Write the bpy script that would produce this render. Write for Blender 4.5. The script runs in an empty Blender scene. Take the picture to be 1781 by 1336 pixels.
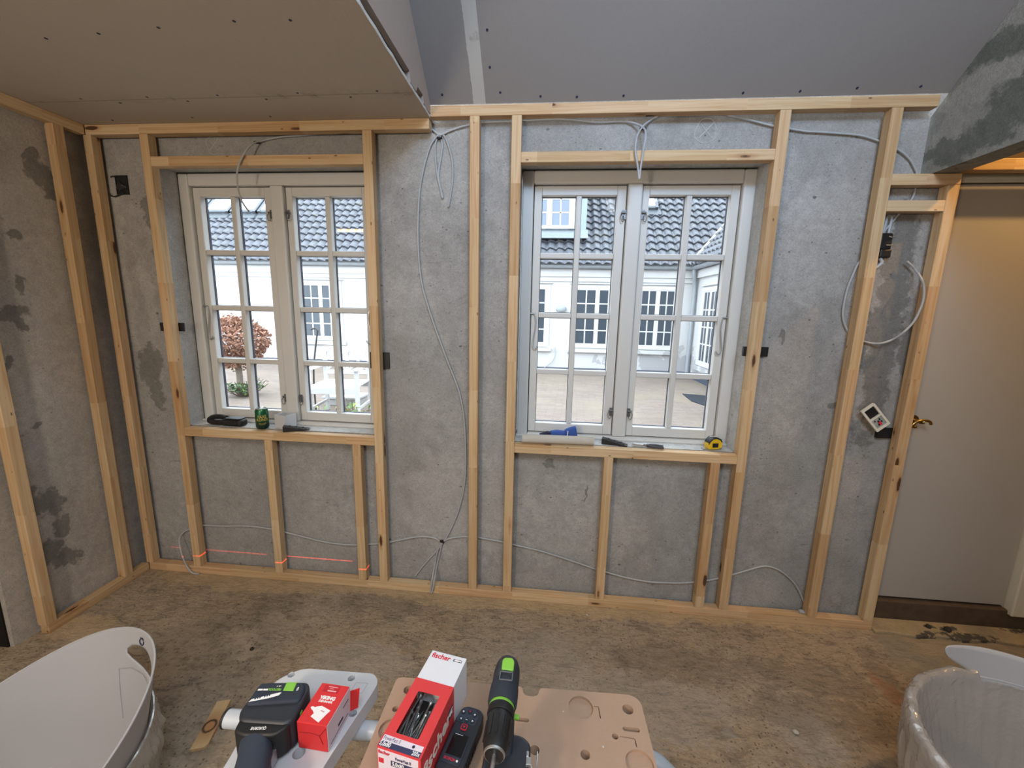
import bpy, bmesh, math, random
from mathutils import Vector, Matrix, noise
R = math.radians
PI = math.pi
random.seed(7)
scene = bpy.context.scene
col = scene.collection

# ------------------------------------------------------------------ camera
CAM = Vector((2.3159, -2.0092, 1.5643))
yaw, pitch, roll, fpx = 0.0903, 0.1789, 0.0216, 718.37
f = Vector((-math.sin(yaw)*math.cos(pitch), math.cos(yaw)*math.cos(pitch), -math.sin(pitch)))
r0 = f.cross(Vector((0, 0, 1))).normalized()
u0 = r0.cross(f)
rr = math.cos(roll)*r0 + math.sin(roll)*u0
uu = -math.sin(roll)*r0 + math.cos(roll)*u0
cd = bpy.data.cameras.new('camera')
cam = bpy.data.objects.new('camera', cd)
col.objects.link(cam)
m = Matrix((rr, uu, -f)).transposed().to_4x4()
m.translation = CAM
cam.matrix_world = m
cd.sensor_fit = 'HORIZONTAL'
cd.sensor_width = 36.0
cd.lens = 36.0*fpx/1781.0
cd.clip_start = 0.05
cd.clip_end = 200
scene.camera = cam

# ------------------------------------------------------------------ view, sky, lights
vs = scene.view_settings
vs.view_transform = 'Standard'
vs.look = 'None'
vs.gamma = 1.0
vs.exposure = 0.0
vs.use_curve_mapping = False
scene.cycles.use_denoising = True
scene.cycles.max_bounces = 8
scene.cycles.diffuse_bounces = 5
scene.cycles.transparent_max_bounces = 16
scene.cycles.caustics_reflective = False
scene.cycles.caustics_refractive = False
scene.cycles.sample_clamp_indirect = 6.0

world = bpy.data.worlds.new('overcast_sky')
scene.world = world
world.use_nodes = True
wn = world.node_tree
wn.nodes.clear()
bg = wn.nodes.new('ShaderNodeBackground')
wo = wn.nodes.new('ShaderNodeOutputWorld')
bg.inputs['Color'].default_value = (0.84, 0.92, 1.0, 1)
bg.inputs['Strength'].default_value = 6.2
wn.links.new(bg.outputs[0], wo.inputs[0])


def area(name, loc, target, sx, sy, power, color, spread=180):
    l = bpy.data.lights.new(name, 'AREA')
    l.shape = 'RECTANGLE'
    l.size, l.size_y = sx, sy
    l.energy = power
    l.color = color
    l.spread = R(spread)
    o = bpy.data.objects.new(name, l)
    col.objects.link(o)
    o.location = loc
    o.rotation_euler = (Vector(target)-Vector(loc)).to_track_quat('-Z', 'Y').to_euler()
    return o


# daylight from a roof window in the opposite roof slope, added fills with no visible source, a warm lamp in the hall
area('roof_window_light', (2.6, -3.0, 3.75), (2.5, 0.0, 1.0), 1.5, 1.1, 50, (0.78, 0.89, 1.0))
area('rear_fill_light', (0.4, -4.8, 1.5), (1.0, 0.0, 1.2), 2.4, 1.5, 26, (1.0, 0.96, 0.91))  # added fill for the whole room
area('left_wall_fill_light', (3.3, -3.3, 3.4), (0.0, -0.4, 1.0), 1.2, 1.0, 36, (0.86, 0.93, 1.0))  # added fill for the left wall; no such roof window is known
area('slope_patch_light', (2.9, -3.4, 3.5), (2.75, -0.55, 3.0), 0.5, 0.4, 9.0, (0.30, 0.58, 1.0), 62)  # added lamp that tints the slope blue; its source is unknown
pl0 = bpy.data.lights.new('warm_fill_light', 'POINT')  # added warm fill for left wall and ceiling; no lamp stands here
pl0.energy = 78
pl0.color = (1.0, 0.85, 0.67)
pl0.shadow_soft_size = 0.12
po0 = bpy.data.objects.new('warm_fill_light', pl0)
col.objects.link(po0)
po0.location = (1.25, -2.9, 1.9)
hl = bpy.data.lights.new('hall_lamp_light', 'POINT')
hl.energy = 52
hl.color = (1.0, 0.56, 0.17)
hl.shadow_soft_size = 0.03
ho = bpy.data.objects.new('hall_lamp_light', hl)
col.objects.link(ho)
ho.location = (4.55, -0.42, 2.78)


# ------------------------------------------------------------------ helpers
def tag(o, label=None, cat=None, group=None, kind=None):
    if label: o['label'] = label
    if cat: o['category'] = cat
    if group: o['group'] = group
    if kind: o['kind'] = kind
    return o


def empty(name, loc=(0, 0, 0), rot=(0, 0, 0)):
    o = bpy.data.objects.new(name, None)
    col.objects.link(o)
    o.location = loc
    o.rotation_euler = rot
    o.empty_display_size = 0.05
    return o


def copy_tree(o, parent=None):
    c = o.copy()
    col.objects.link(c)
    c.parent = parent
    for ch in list(o.children):
        copy_tree(ch, c)
    return c


class MB:
    """collects shapes into one mesh"""
    def __init__(self):
        self.bm = bmesh.new()
        self.off = Vector((0, 0, 0))

    def add(self, verts, faces, mi=0):
        vs_ = [self.bm.verts.new(Vector(v)) for v in verts]
        for fc in faces:
            try:
                ff = self.bm.faces.new([vs_[i] for i in fc])
                ff.material_index = mi
            except ValueError:
                pass
        return self

    def box(self, x0, x1, y0, y1, z0, z1, M=None, mi=0):
        v = [Vector(p) for p in ((x0, y0, z0), (x1, y0, z0), (x1, y1, z0), (x0, y1, z0), (x0, y0, z1), (x1, y0, z1), (x1, y1, z1), (x0, y1, z1))]
        if M: v = [M @ p for p in v]
        return self.add(v, [(0, 3, 2, 1), (4, 5, 6, 7), (0, 1, 5, 4), (1, 2, 6, 5), (2, 3, 7, 6), (3, 0, 4, 7)], mi)

    def prism(self, poly, z0, z1, M=None, mi=0):
        n = len(poly)
        v = [Vector((p[0], p[1], z0)) for p in poly]+[Vector((p[0], p[1], z1)) for p in poly]
        if M: v = [M @ p for p in v]
        fs = [tuple(reversed(range(n))), tuple(range(n, 2*n))]+[(i, (i+1) % n, n+(i+1) % n, n+i) for i in range(n)]
        return self.add(v, fs, mi)

    def lathe(self, prof, M=None, n=24, caps=True, mi=0):
        """prof: list of (radius, z) revolved about local z"""
        v, fs = [], []
        for (ra, z) in prof:
            for k in range(n):
                a = 2*PI*k/n
                v.append(Vector((ra*math.cos(a), ra*math.sin(a), z)))
        if M: v = [M @ p for p in v]
        for i in range(len(prof)-1):
            for k in range(n):
                fs.append((i*n+k, i*n+(k+1) % n, (i+1)*n+(k+1) % n, (i+1)*n+k))
        if caps:
            fs.append(tuple(reversed(range(n))))
            fs.append(tuple(range((len(prof)-1)*n, len(prof)*n)))
        return self.add(v, fs, mi)

    def cyl(self, p0, p1, r, n=16, r1=None, mi=0):
        p0, p1 = Vector(p0), Vector(p1)
        M = Matrix.Translation(p0) @ (p1-p0).to_track_quat('Z', 'Y').to_matrix().to_4x4()
        return self.lathe([(r, 0), (r if r1 is None else r1, (p1-p0).length)], M, n, True, mi)

    def tube(self, pts, r, n=8, sub=4, mi=0):
        P = smooth(pts, sub)
        v, fs = [], []
        up = Vector((0.13, 0.2, 1)).normalized()
        prev = None
        for i, p in enumerate(P):
            t = (P[min(i+1, len(P)-1)]-P[max(i-1, 0)])
            t = t.normalized() if t.length > 1e-9 else Vector((0, 0, 1))
            if prev is None:
                a = t.cross(up)
                if a.length < 1e-3: a = t.cross(Vector((1, 0, 0)))
            else:
                a = prev-t*prev.dot(t)
            a.normalize()
            prev = a
            b = t.cross(a)
            for k in range(n):
                w = 2*PI*k/n
                v.append(p+a*(r*math.cos(w))+b*(r*math.sin(w)))
        for i in range(len(P)-1):
            for k in range(n):
                fs.append((i*n+k, i*n+(k+1) % n, (i+1)*n+(k+1) % n, (i+1)*n+k))
        fs.append(tuple(reversed(range(n))))
        fs.append(tuple(range((len(P)-1)*n, len(P)*n)))
        return self.add(v, fs, mi)

    def build(self, name, mat, parent=None, bevel=0.0, smooth_=False, seg=2, loc=None, rot=None, solid=0.0):
        bmesh.ops.recalc_face_normals(self.bm, faces=self.bm.faces)
        me = bpy.data.meshes.new(name)
        self.bm.to_mesh(me)
        self.bm.free()
        o = bpy.data.objects.new(name, me)
        col.objects.link(o)
        for mm in (mat if isinstance(mat, (list, tuple)) else [mat]):
            me.materials.append(mm)
        if parent: o.parent = parent
        if loc is not None: o.location = loc
        if rot is not None: o.rotation_euler = rot
        if smooth_:
            for p in me.polygons: p.use_smooth = True
            if bevel == 0:
                try:
                    me.set_sharp_from_angle(angle=R(38))
                except Exception:
                    pass
        if solid:
            s = o.modifiers.new('solid', 'SOLIDIFY')
            s.thickness = solid
            s.offset = 0
        if bevel:
            b = o.modifiers.new('bevel', 'BEVEL')
            b.width = bevel
            b.segments = seg
            b.limit_method = 'ANGLE'
            b.angle_limit = R(40)
            if smooth_:
                for p in me.polygons: p.use_smooth = True
                b.harden_normals = True
        return o


def smooth(pts, sub):
    P = [Vector(p) for p in pts]
    if sub <= 1 or len(P) < 3: return P
    out = []
    for i in range(len(P)-1):
        a, b, c, d = P[max(i-1, 0)], P[i], P[i+1], P[min(i+2, len(P)-1)]
        for k in range(sub):
            t = k/sub
            out.append(0.5*((2*b)+(c-a)*t+(2*a-5*b+4*c-d)*t*t+(3*b-a-3*c+d)*t**3))
    out.append(P[-1])
    return out


def rrect(x0, x1, y0, y1, r, n=6):
    pts = []
    for cx, cy, a0 in ((x1-r, y1-r, 0), (x0+r, y1-r, 90), (x0+r, y0+r, 180), (x1-r, y0+r, 270)):
        for k in range(n+1):
            a = R(a0+90*k/n)
            pts.append((cx+r*math.cos(a), cy+r*math.sin(a)))
    return pts


def circ(cx, cy, r, n=20, ry=None):
    return [(cx+r*math.cos(2*PI*k/n), cy+(ry or r)*math.sin(2*PI*k/n)) for k in range(n)]


def plate(outline, holes, z0, z1):
    """a flat plate with holes cut through it -> list of verts, faces"""
    cu = bpy.data.curves.new('tmp', 'CURVE')
    cu.dimensions = '2D'
    cu.fill_mode = 'BOTH'
    cu.extrude = (z1-z0)/2
    for poly in [outline]+list(holes):
        sp = cu.splines.new('POLY')
        sp.points.add(len(poly)-1)
        for i, p in enumerate(poly): sp.points[i].co = (p[0], p[1], 0, 1)
        sp.use_cyclic_u = True
    ob = bpy.data.objects.new('tmp', cu)
    col.objects.link(ob)
    dg = bpy.context.evaluated_depsgraph_get()
    me = bpy.data.meshes.new_from_object(ob.evaluated_get(dg))
    V = [Vector((v.co.x, v.co.y, v.co.z+(z0+z1)/2)) for v in me.vertices]
    F = [tuple(p.vertices) for p in me.polygons]
    bpy.data.objects.remove(ob)
    bpy.data.curves.remove(cu)
    bpy.data.meshes.remove(me)
    return V, F


def text(name, body, size, M, mat, parent=None, align='CENTER', sx=1.0, bold=0.0, shear=0.0):
    """printed lettering as a thin mesh; M places it (x along the line, y up the letters, z out of the surface)"""
    cu = bpy.data.curves.new('tmp', 'FONT')
    cu.body = body
    cu.size = size
    cu.align_x = align
    cu.align_y = 'CENTER'
    cu.offset = bold
    cu.shear = shear
    cu.extrude = 0.00015
    cu.resolution_u = 3
    ob = bpy.data.objects.new('tmp', cu)
    col.objects.link(ob)
    dg = bpy.context.evaluated_depsgraph_get()
    me = bpy.data.meshes.new_from_object(ob.evaluated_get(dg))
    bpy.data.objects.remove(ob)
    bpy.data.curves.remove(cu)
    for v in me.vertices: v.co = M @ Vector((v.co.x*sx, v.co.y, v.co.z))
    me.name = name
    me.materials.clear()
    me.materials.append(mat)
    o = bpy.data.objects.new(name, me)
    col.objects.link(o)
    if parent: o.parent = parent
    return o


def frame(origin, xd, yd):
    x = Vector(xd).normalized()
    z = x.cross(Vector(yd)).normalized()
    y = z.cross(x)
    M = Matrix((x, y, z)).transposed().to_4x4()
    M.translation = Vector(origin)
    return M


# ------------------------------------------------------------------ materials
class NT:
    def __init__(self, name):
        self.m = bpy.data.materials.new(name)
        self.m.use_nodes = True
        self.t = self.m.node_tree
        self.t.nodes.clear()
        self.out = self.t.nodes.new('ShaderNodeOutputMaterial')

    def n(self, typ, **kw):
        nd = self.t.nodes.new('ShaderNode'+typ)
        ins = kw.pop('ins', {})
        for k, v in kw.items(): setattr(nd, k, v)
        for k, v in ins.items(): self.set(nd, k, v)
        return nd

    def set(self, nd, k, v):
        s = nd.inputs[k]
        if isinstance(v, bpy.types.NodeSocket): self.t.links.new(v, s)
        elif isinstance(v, bpy.types.Node): self.t.links.new(v.outputs[0], s)
        else:
            if s.type == 'RGBA' and len(v) == 3: v = (*v, 1)
            s.default_value = v

    def math(self, op, a, b=0.0, c=0.0, clamp=False):
        nd = self.n('Math', operation=op, use_clamp=clamp)
        self.set(nd, 0, a)
        self.set(nd, 1, b)
        if op in ('MULTIPLY_ADD', 'SMOOTH_MIN', 'SMOOTH_MAX'): self.set(nd, 2, c)
        return nd.outputs[0]

    def mix(self, fac, a, b, blend='MIX'):
        nd = self.n('Mix', data_type='RGBA', blend_type=blend)
        self.set(nd, 0, fac)
        self.set(nd, 6, a)
        self.set(nd, 7, b)
        return nd.outputs[2]

    def noise(self, vec, scale, detail=4, rough=0.55, dist=0.0):
        nd = self.n('TexNoise', ins={'Scale': scale, 'Detail': detail, 'Roughness': rough, 'Distortion': dist})
        if vec is not None: self.set(nd, 'Vector', vec)
        return nd.outputs[0]

    def range(self, v, a, b, c=0.0, d=1.0, smooth_=True):
        nd = self.n('MapRange', interpolation_type='SMOOTHSTEP' if smooth_ else 'LINEAR', clamp=True)
        for i, x in enumerate((v, a, b, c, d)): self.set(nd, i, x)
        return nd.outputs[0]

    def mapping(self, vec, scale=(1, 1, 1), loc=(0, 0, 0), rot=(0, 0, 0)):
        nd = self.n('Mapping')
        self.set(nd, 'Vector', vec)
        nd.inputs['Scale'].default_value = scale
        nd.inputs['Location'].default_value = loc
        nd.inputs['Rotation'].default_value = rot
        return nd.outputs[0]

    def ramp(self, v, stops):
        nd = self.n('ValToRGB')
        self.set(nd, 0, v)
        e = nd.color_ramp.elements
        while len(e) < len(stops): e.new(0.5)
        for i, (p, c) in enumerate(stops):
            e[i].position = p
            e[i].color = (*c, 1)
        return nd.outputs[0]

    def blobs(self, su, sv, lst, amp=0.3, nscale=9.0):
        """union of irregular patches at given places on a surface: (u, v, ru, rv)"""
        geo = self.n('NewGeometry').outputs['Position']
        nz = self.math('MULTIPLY', self.math('SUBTRACT', self.noise(geo, nscale*2, 6, 0.7), 0.5), amp*10)
        for i_, (sc_, k_) in enumerate(((5.0, 0.16), (17.0, 0.075))):
            n1 = self.n('TexNoise', ins={'Vector': geo, 'Scale': sc_, 'Detail': 3})
            sp_ = self.n('SeparateXYZ', ins={0: n1.outputs['Color']})
            su = self.math('ADD', su, self.math('MULTIPLY', self.math('SUBTRACT', sp_.outputs[0], 0.5), k_))
            sv = self.math('ADD', sv, self.math('MULTIPLY', self.math('SUBTRACT', sp_.outputs[1], 0.5), k_))
        tot = None
        for (cu_, cv, ru, rv) in lst:
            a = self.math('DIVIDE', self.math('SUBTRACT', su, cu_), ru)
            b = self.math('DIVIDE', self.math('SUBTRACT', sv, cv), rv)
            d = self.math('ADD', self.math('MULTIPLY', a, a), self.math('MULTIPLY', b, b))
            d = self.math('ADD', d, nz)
            mk = self.range(d, 1.35, 0.65)
            tot = mk if tot is None else self.math('MAXIMUM', tot, mk)
        return tot

    def bsdf(self, color, rough=0.6, spec=0.5, bump=None, bs=0.3, bd=0.002, **extra):
        p = self.n('BsdfPrincipled', ins={'Base Color': color, 'Roughness': rough, 'Specular IOR Level': spec})
        for k, v in extra.items(): self.set(p, k.replace('_', ' '), v)
        if bump is not None:
            b = self.n('Bump', ins={'Strength': bs, 'Distance': bd, 'Height': bump})
            self.set(p, 'Normal', b)
        self.t.links.new(p.outputs[0], self.out.inputs[0])
        return self.m


def plain(name, color, rough=0.5, spec=0.5, var=0.06, scale=30, bump=0.0, **extra):
    T = NT(name)
    co = T.n('TexCoord').outputs['Object']
    nz = T.noise(co, scale, 3)
    dark = tuple(c*(1-var) for c in color)
    lite = tuple(min(1, c*(1+var)) for c in color)
    c = T.mix(nz, (*dark, 1), (*lite, 1))
    return T.bsdf(c, rough, spec, nz if bump else None, bump, 0.001, **extra)


def mat_wood():
    T = NT('pine')
    co = T.n('TexCoord').outputs['Object']
    rnd = T.n('ObjectInfo').outputs['Random']
    sep = T.n('SeparateXYZ', ins={0: co})
    z = T.math('ADD', sep.outputs[2], T.math('MULTIPLY', rnd, 13.7))
    sid = T.math('FLOOR', T.math('DIVIDE', z, 0.41))
    wn_ = T.n('TexWhiteNoise', noise_dimensions='1D')
    T.set(wn_, 'W', T.math('ADD', T.math('MULTIPLY', sid, 1.37), T.math('MULTIPLY', rnd, 91.0)))
    base = T.ramp(wn_.outputs[0], [(0.0, (0.47, 0.31, 0.17)), (0.3, (0.55, 0.40, 0.235)), (0.65, (0.60, 0.455, 0.285)), (1.0, (0.56, 0.38, 0.225))])
    off = T.n('CombineXYZ', ins={0: T.math('MULTIPLY', sid, 3.17), 1: T.math('MULTIPLY', rnd, 17.0), 2: T.math('MULTIPLY', rnd, 41.0)})
    v = T.n('VectorMath', operation='ADD', ins={0: co, 1: off}).outputs[0]
    g = T.noise(T.mapping(v, (70, 70, 2.2)), 1.0, 4, 0.6, 0.6)
    c = T.mix(T.range(g, 0.35, 0.75), base, T.mix(1.0, base, (0.80, 0.68, 0.55, 1), 'MULTIPLY'))
    g2 = T.noise(T.mapping(v, (6, 6, 1.2)), 1.0, 3)
    c = T.mix(T.range(g2, 0.45, 0.75, 0, 0.45), c, T.mix(1.0, c, (0.95, 0.75, 0.58, 1), 'MULTIPLY'))
    # knots: sparse dark ovals with a resinous ring
    vo = T.n('TexVoronoi', feature='F1', ins={'Vector': T.mapping(v, (14, 14, 3.6)), 'Scale': 1.0, 'Randomness': 1.0})
    dn = T.math('ADD', vo.outputs['Distance'], T.math('MULTIPLY', T.noise(co, 60, 2), 0.05))
    gate = T.math('GREATER_THAN', T.n('SeparateXYZ', ins={0: vo.outputs['Color']}).outputs[0], 0.48)
    ring = T.math('MULTIPLY', T.range(dn, 0.30, 0.12), gate)
    core = T.math('MULTIPLY', T.range(dn, 0.175, 0.125), gate)
    c = T.mix(T.math('MULTIPLY', ring, 0.55), c, (0.36, 0.17, 0.07, 1))
    c = T.mix(core, c, (0.085, 0.04, 0.02, 1))
    # screw holes / small flecks
    v2 = T.n('TexVoronoi', feature='F1', ins={'Vector': T.mapping(v, (22, 22, 9)), 'Scale': 1.0})
    c = T.mix(T.range(v2.outputs['Distance'], 0.09, 0.05, 0, 0.8), c, (0.10, 0.06, 0.035, 1))
    return T.bsdf(c, 0.62, 0.25, g, 0.12, 0.001)


def wall_material(name, axes, dark, light_, pits=1.0, base=(0.335, 0.325, 0.315), stain=(0.135, 0.13, 0.12), tint=None):
    T = NT(name)
    geo = T.n('NewGeometry').outputs['Position']
    sep = T.n('SeparateXYZ', ins={0: geo})
    su, sv = sep.outputs[axes[0]], sep.outputs[axes[1]]
    big = T.noise(geo, 1.7, 5, 0.6)
    mid = T.noise(geo, 7.0, 6, 0.62)
    fine = T.noise(geo, 85.0, 4, 0.7)
    b = base
    c = T.mix(T.range(big, 0.3, 0.7), (b[0]*0.86, b[1]*0.86, b[2]*0.86, 1), (b[0]*1.12, b[1]*1.12, b[2]*1.12, 1))
    c = T.mix(T.range(mid, 0.35, 0.72, 0, 0.5), c, (b[0]*0.72, b[1]*0.72, b[2]*0.70, 1))
    c = T.mix(0.5, c, T.mix(fine, (0.62, 0.62, 0.62, 1), (1.25, 1.25, 1.25, 1)), 'MULTIPLY')
    sm = T.noise(geo, 3.1, 8, 0.72, 0.4)
    c = T.mix(T.range(sm, 0.60, 0.68, 0, 0.32), c, (0.19, 0.185, 0.175, 1))
    if light_:
        c = T.mix(T.math('MULTIPLY', T.blobs(su, sv, light_, 0.35, 6), 0.3), c, (0.46, 0.45, 0.43, 1))
    if dark:
        c = T.mix(T.math('MULTIPLY', T.blobs(su, sv, dark, 0.36, 11), 0.72), c, (*stain, 1))
    md2 = T.noise(geo, 26.0, 6, 0.7)
    c = T.mix(0.28, c, T.mix(T.range(md2, 0.3, 0.7), (0.62, 0.62, 0.62, 1), (1.32, 1.32, 1.32, 1)), 'MULTIPLY')
    gr = T.noise(geo, 190.0, 3, 0.7)
    c = T.mix(0.5, c, T.mix(T.range(gr, 0.3, 0.7), (0.72, 0.72, 0.72, 1), (1.25, 1.25, 1.25, 1)), 'MULTIPLY')
    dk = T.math('MULTIPLY', T.range(T.noise(geo, 2.3, 3, 0.5, 0.3), 0.48, 0.7), T.range(md2, 0.46, 0.62))
    c = T.mix(T.math('MULTIPLY', dk, 0.3), c, (b[0]*0.45, b[1]*0.45, b[2]*0.43, 1))
    for vs_, thr, r1 in ((15.0, 0.72, 0.12), (31.0, 0.78, 0.15), (58.0, 0.80, 0.2)):
        vo = T.n('TexVoronoi', feature='F1', ins={'Vector': T.mapping(geo, (1, 1, 1.5), (vs_, 0, 0)), 'Scale': vs_})
        cs_ = T.n('SeparateXYZ', ins={0: vo.outputs['Color']})
        g = T.math('GREATER_THAN', cs_.outputs[0], thr)
        rad = T.math('MULTIPLY_ADD', cs_.outputs[1], r1, 0.02)
        spot = T.math('MULTIPLY', T.range(T.math('SUBTRACT', T.math('ADD', vo.outputs['Distance'], T.math('MULTIPLY', fine, 0.16)), rad), 0.10, 0.03), g)
        c = T.mix(T.math('MULTIPLY', spot, T.math('MULTIPLY_ADD', cs_.outputs[2], 0.6*pits, 0.2*pits)), c, (0.06, 0.055, 0.05, 1))
    sc_ = T.noise(T.mapping(geo, (5, 5, 38), (3, 0, 0)), 1.0, 5, 0.6, 0.8)
    c = T.mix(T.range(sc_, 0.68, 0.76, 0, 0.6*pits), c, (0.13, 0.125, 0.12, 1))
    h = T.math('ADD', T.math('MULTIPLY', fine, 0.5), T.math('ADD', mid, T.math('MULTIPLY', md2, 0.35)))
    return T.bsdf(c, 0.92, 0.15, h, 0.6, 0.006)


def mat_floor():
    T = NT('rough_concrete_floor')
    geo = T.n('NewGeometry').outputs['Position']
    sep = T.n('SeparateXYZ', ins={0: geo})
    x, y = sep.outputs[0], sep.outputs[1]
    big = T.noise(geo, 1.3, 5, 0.6)
    mid = T.noise(geo, 6.5, 7, 0.66)
    fine = T.noise(geo, 60.0, 5, 0.72)
    strk = T.noise(T.mapping(geo, (9, 22, 1), (0, 0, 0), (0, 0, R(-38))), 1.0, 6, 0.7, 1.2)
    c = T.mix(T.range(big, 0.35, 0.66), (0.40, 0.295, 0.19, 1), (0.40, 0.32, 0.235, 1))
    c = T.mix(T.range(mid, 0.45, 0.72, 0, 0.55), c, (0.27, 0.215, 0.155, 1))
    c = T.mix(T.range(T.math('MULTIPLY', strk, T.math('ADD', mid, 0.5)), 0.50, 0.66, 0, 0.6), c, (0.19, 0.15, 0.11, 1))
    md3 = T.noise(T.mapping(geo, (16, 34, 1), (5, 0, 0), (0, 0, R(-40))), 1.0, 6, 0.72, 0.7)
    c = T.mix(T.range(md3, 0.50, 0.66, 0, 0.5), c, (0.17, 0.13, 0.095, 1))
    c = T.mix(T.range(md3, 0.46, 0.32, 0, 0.35), c, (0.42, 0.345, 0.26, 1))
    c = T.mix(0.75, c, T.mix(fine, (0.35, 0.35, 0.35, 1), (1.55, 1.55, 1.55, 1)), 'MULTIPLY')
    # dark crumbs and pits
    vo = T.n('TexVoronoi', feature='F1', ins={'Vector': geo, 'Scale': 26.0})
    dd = T.math('ADD', T.math('ADD', vo.outputs['Distance'], T.math('MULTIPLY', fine, 0.45)), T.math('MULTIPLY', T.n('SeparateXYZ', ins={0: vo.outputs['Color']}).outputs[1], 0.16))
    g = T.math('GREATER_THAN', T.math('ADD', T.n('SeparateXYZ', ins={0: vo.outputs['Color']}).outputs[0], T.math('MULTIPLY', mid, 0.8)), 0.80)
    c = T.mix(T.math('MULTIPLY', T.math('MULTIPLY', T.range(dd, 0.36, 0.24), g), 0.85), c, (0.06, 0.048, 0.036, 1))
    v3 = T.n('TexVoronoi', feature='F1', ins={'Vector': geo, 'Scale': 70.0})
    g3 = T.math('GREATER_THAN', T.math('ADD', T.n('SeparateXYZ', ins={0: v3.outputs['Color']}).outputs[0], T.math('MULTIPLY', mid, 0.9)), 1.12)
    c = T.mix(T.math('MULTIPLY', T.math('MULTIPLY', T.range(T.math('ADD', v3.outputs['Distance'], T.math('MULTIPLY', fine, 0.3)), 0.5, 0.3), g3), 0.7), c, (0.085, 0.068, 0.05, 1))
    # light grey patches of old screed
    c = T.mix(T.math('MULTIPLY', T.blobs(x, y, [(2.75, -0.55, 0.35, 0.16), (2.35, -0.42, 0.2, 0.2), (3.35, -0.62, 0.12, 0.1), (1.5, -0.5, 0.25, 0.12)], 0.35, 7), 0.35), c, (0.40, 0.36, 0.32, 1))
    # sawdust strip along the timber plate
    c = T.mix(T.math('MULTIPLY', T.blobs(x, y, [(0.62, -0.03, 0.55, 0.09), (1.9, -0.02, 0.9, 0.07), (3.1, -0.01, 0.7, 0.05), (0.1, -0.45, 0.16, 0.09)], 0.3, 12), 0.55), c, (0.52, 0.38, 0.21, 1))
    # darker worn areas
    c = T.mix(T.math('MULTIPLY', T.blobs(x, y, [(2.95, -0.33, 0.3, 0.09), (3.5, -0.33, 0.25, 0.1), (3.45, -0.52, 0.3, 0.09), (1.5, -0.13, 0.3, 0.07), (0.95, -0.2, 0.14, 0.08), (3.85, -0.28, 0.05, 0.2)], 0.6, 8), 0.38), c, (0.17, 0.135, 0.10, 1))
    c = T.mix(T.math('MULTIPLY', T.blobs(x, y, [(3.81, -0.36, 0.05, 0.09)], 0.5, 14), 0.6), c, (0.36, 0.19, 0.10, 1))
    # seam to the smoother slab by the door
    seam = T.math('ADD', x, T.math('MULTIPLY', y, -0.25))
    sm = T.range(T.math('ADD', seam, T.math('MULTIPLY', mid, 0.06)), 4.015, 4.045)
    slab = T.mix(T.range(T.noise(geo, 4, 6, 0.65), 0.4, 0.65), (0.36, 0.28, 0.18, 1), (0.25, 0.22, 0.17, 1))
    c = T.mix(sm, c, slab)
    h = T.math('ADD', T.math('MULTIPLY', fine, 0.35), T.math('ADD', mid, T.math('MULTIPLY', strk, 0.6)))
    return T.bsdf(c, 0.93, 0.15, T.math('ADD', h, T.math('MULTIPLY', md3, 0.8)), 0.9, 0.014)


def mat_board(name, a, b, seam_y=None, tape=None):
    T = NT(name)
    geo = T.n('NewGeometry').outputs['Position']
    sep = T.n('SeparateXYZ', ins={0: geo})
    nz = T.noise(geo, 2.2, 4, 0.6)
    fb = T.noise(T.mapping(geo, (160, 20, 160)), 1.0, 3)
    c = T.mix(nz, a, b)
    c = T.mix(0.25, c, T.mix(fb, (0.75, 0.75, 0.75, 1), (1.2, 1.2, 1.2, 1)), 'MULTIPLY')
    if seam_y is not None:
        w = T.math('ADD', sep.outputs[1], T.math('MULTIPLY', nz, 0.004))
        d = T.math('ABSOLUTE', T.math('SUBTRACT', w, seam_y))
        c = T.mix(T.range(d, 0.004, 0.001, 0, 0.5), c, (0.16, 0.13, 0.10, 1))
        lo = T.math('MULTIPLY', T.range(d, 0.06, 0.01), T.range(T.noise(geo, 9, 5, 0.7), 0.45, 0.6))
        c = T.mix(T.math('MULTIPLY', lo, 0.3), c, (0.33, 0.29, 0.24, 1))
        st = T.math('MULTIPLY', T.range(d, 0.035, 0.0), T.range(T.noise(geo, 14, 5, 0.7), 0.55, 0.7))
        c = T.mix(T.math('MULTIPLY', st, 0.5), c, (0.14, 0.11, 0.085, 1))
    if tape is not None:
        x = sep.outputs[0]
        ed = T.math('MULTIPLY', T.math('SUBTRACT', T.noise(geo, 25, 4), 0.5), 0.012)
        xa = T.math('ADD', x, ed)
        inside = T.math('MULTIPLY', T.math('GREATER_THAN', xa, tape[0]), T.math('LESS_THAN', x, tape[1]))
        c = T.mix(T.math('MULTIPLY', inside, 0.8), c, T.mix(T.range(T.noise(geo, 6, 5, 0.65), 0.58, 0.66), (0.50, 0.49, 0.47, 1), (0.30, 0.29, 0.28, 1)))
    return T.bsdf(c, 0.9, 0.15, fb, 0.1, 0.001)


def mat_glass():
    T = NT('window_glass')
    fr = T.n('Fresnel', ins={'IOR': 1.45})
    tr = T.n('BsdfTransparent', ins={'Color': (0.97, 0.985, 0.985, 1)})
    gl = T.n('BsdfGlossy', ins={'Roughness': 0.0, 'Color': (1, 1, 1, 1)})
    bf = T.n('NewGeometry').outputs['Backfacing']
    fac = T.math('MULTIPLY', fr.outputs[0], T.math('SUBTRACT', 1.0, bf))     # reflect at the outer faces only
    mx = T.n('MixShader', ins={0: fac, 1: tr, 2: gl})
    T.t.links.new(mx.outputs[0], T.out.inputs[0])
    return T.m


def mat_emit(name, color, strength):
    T = NT(name)
    e = T.n('Emission', ins={'Color': color, 'Strength': strength})
    T.t.links.new(e.outputs[0], T.out.inputs[0])
    return T.m


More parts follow.
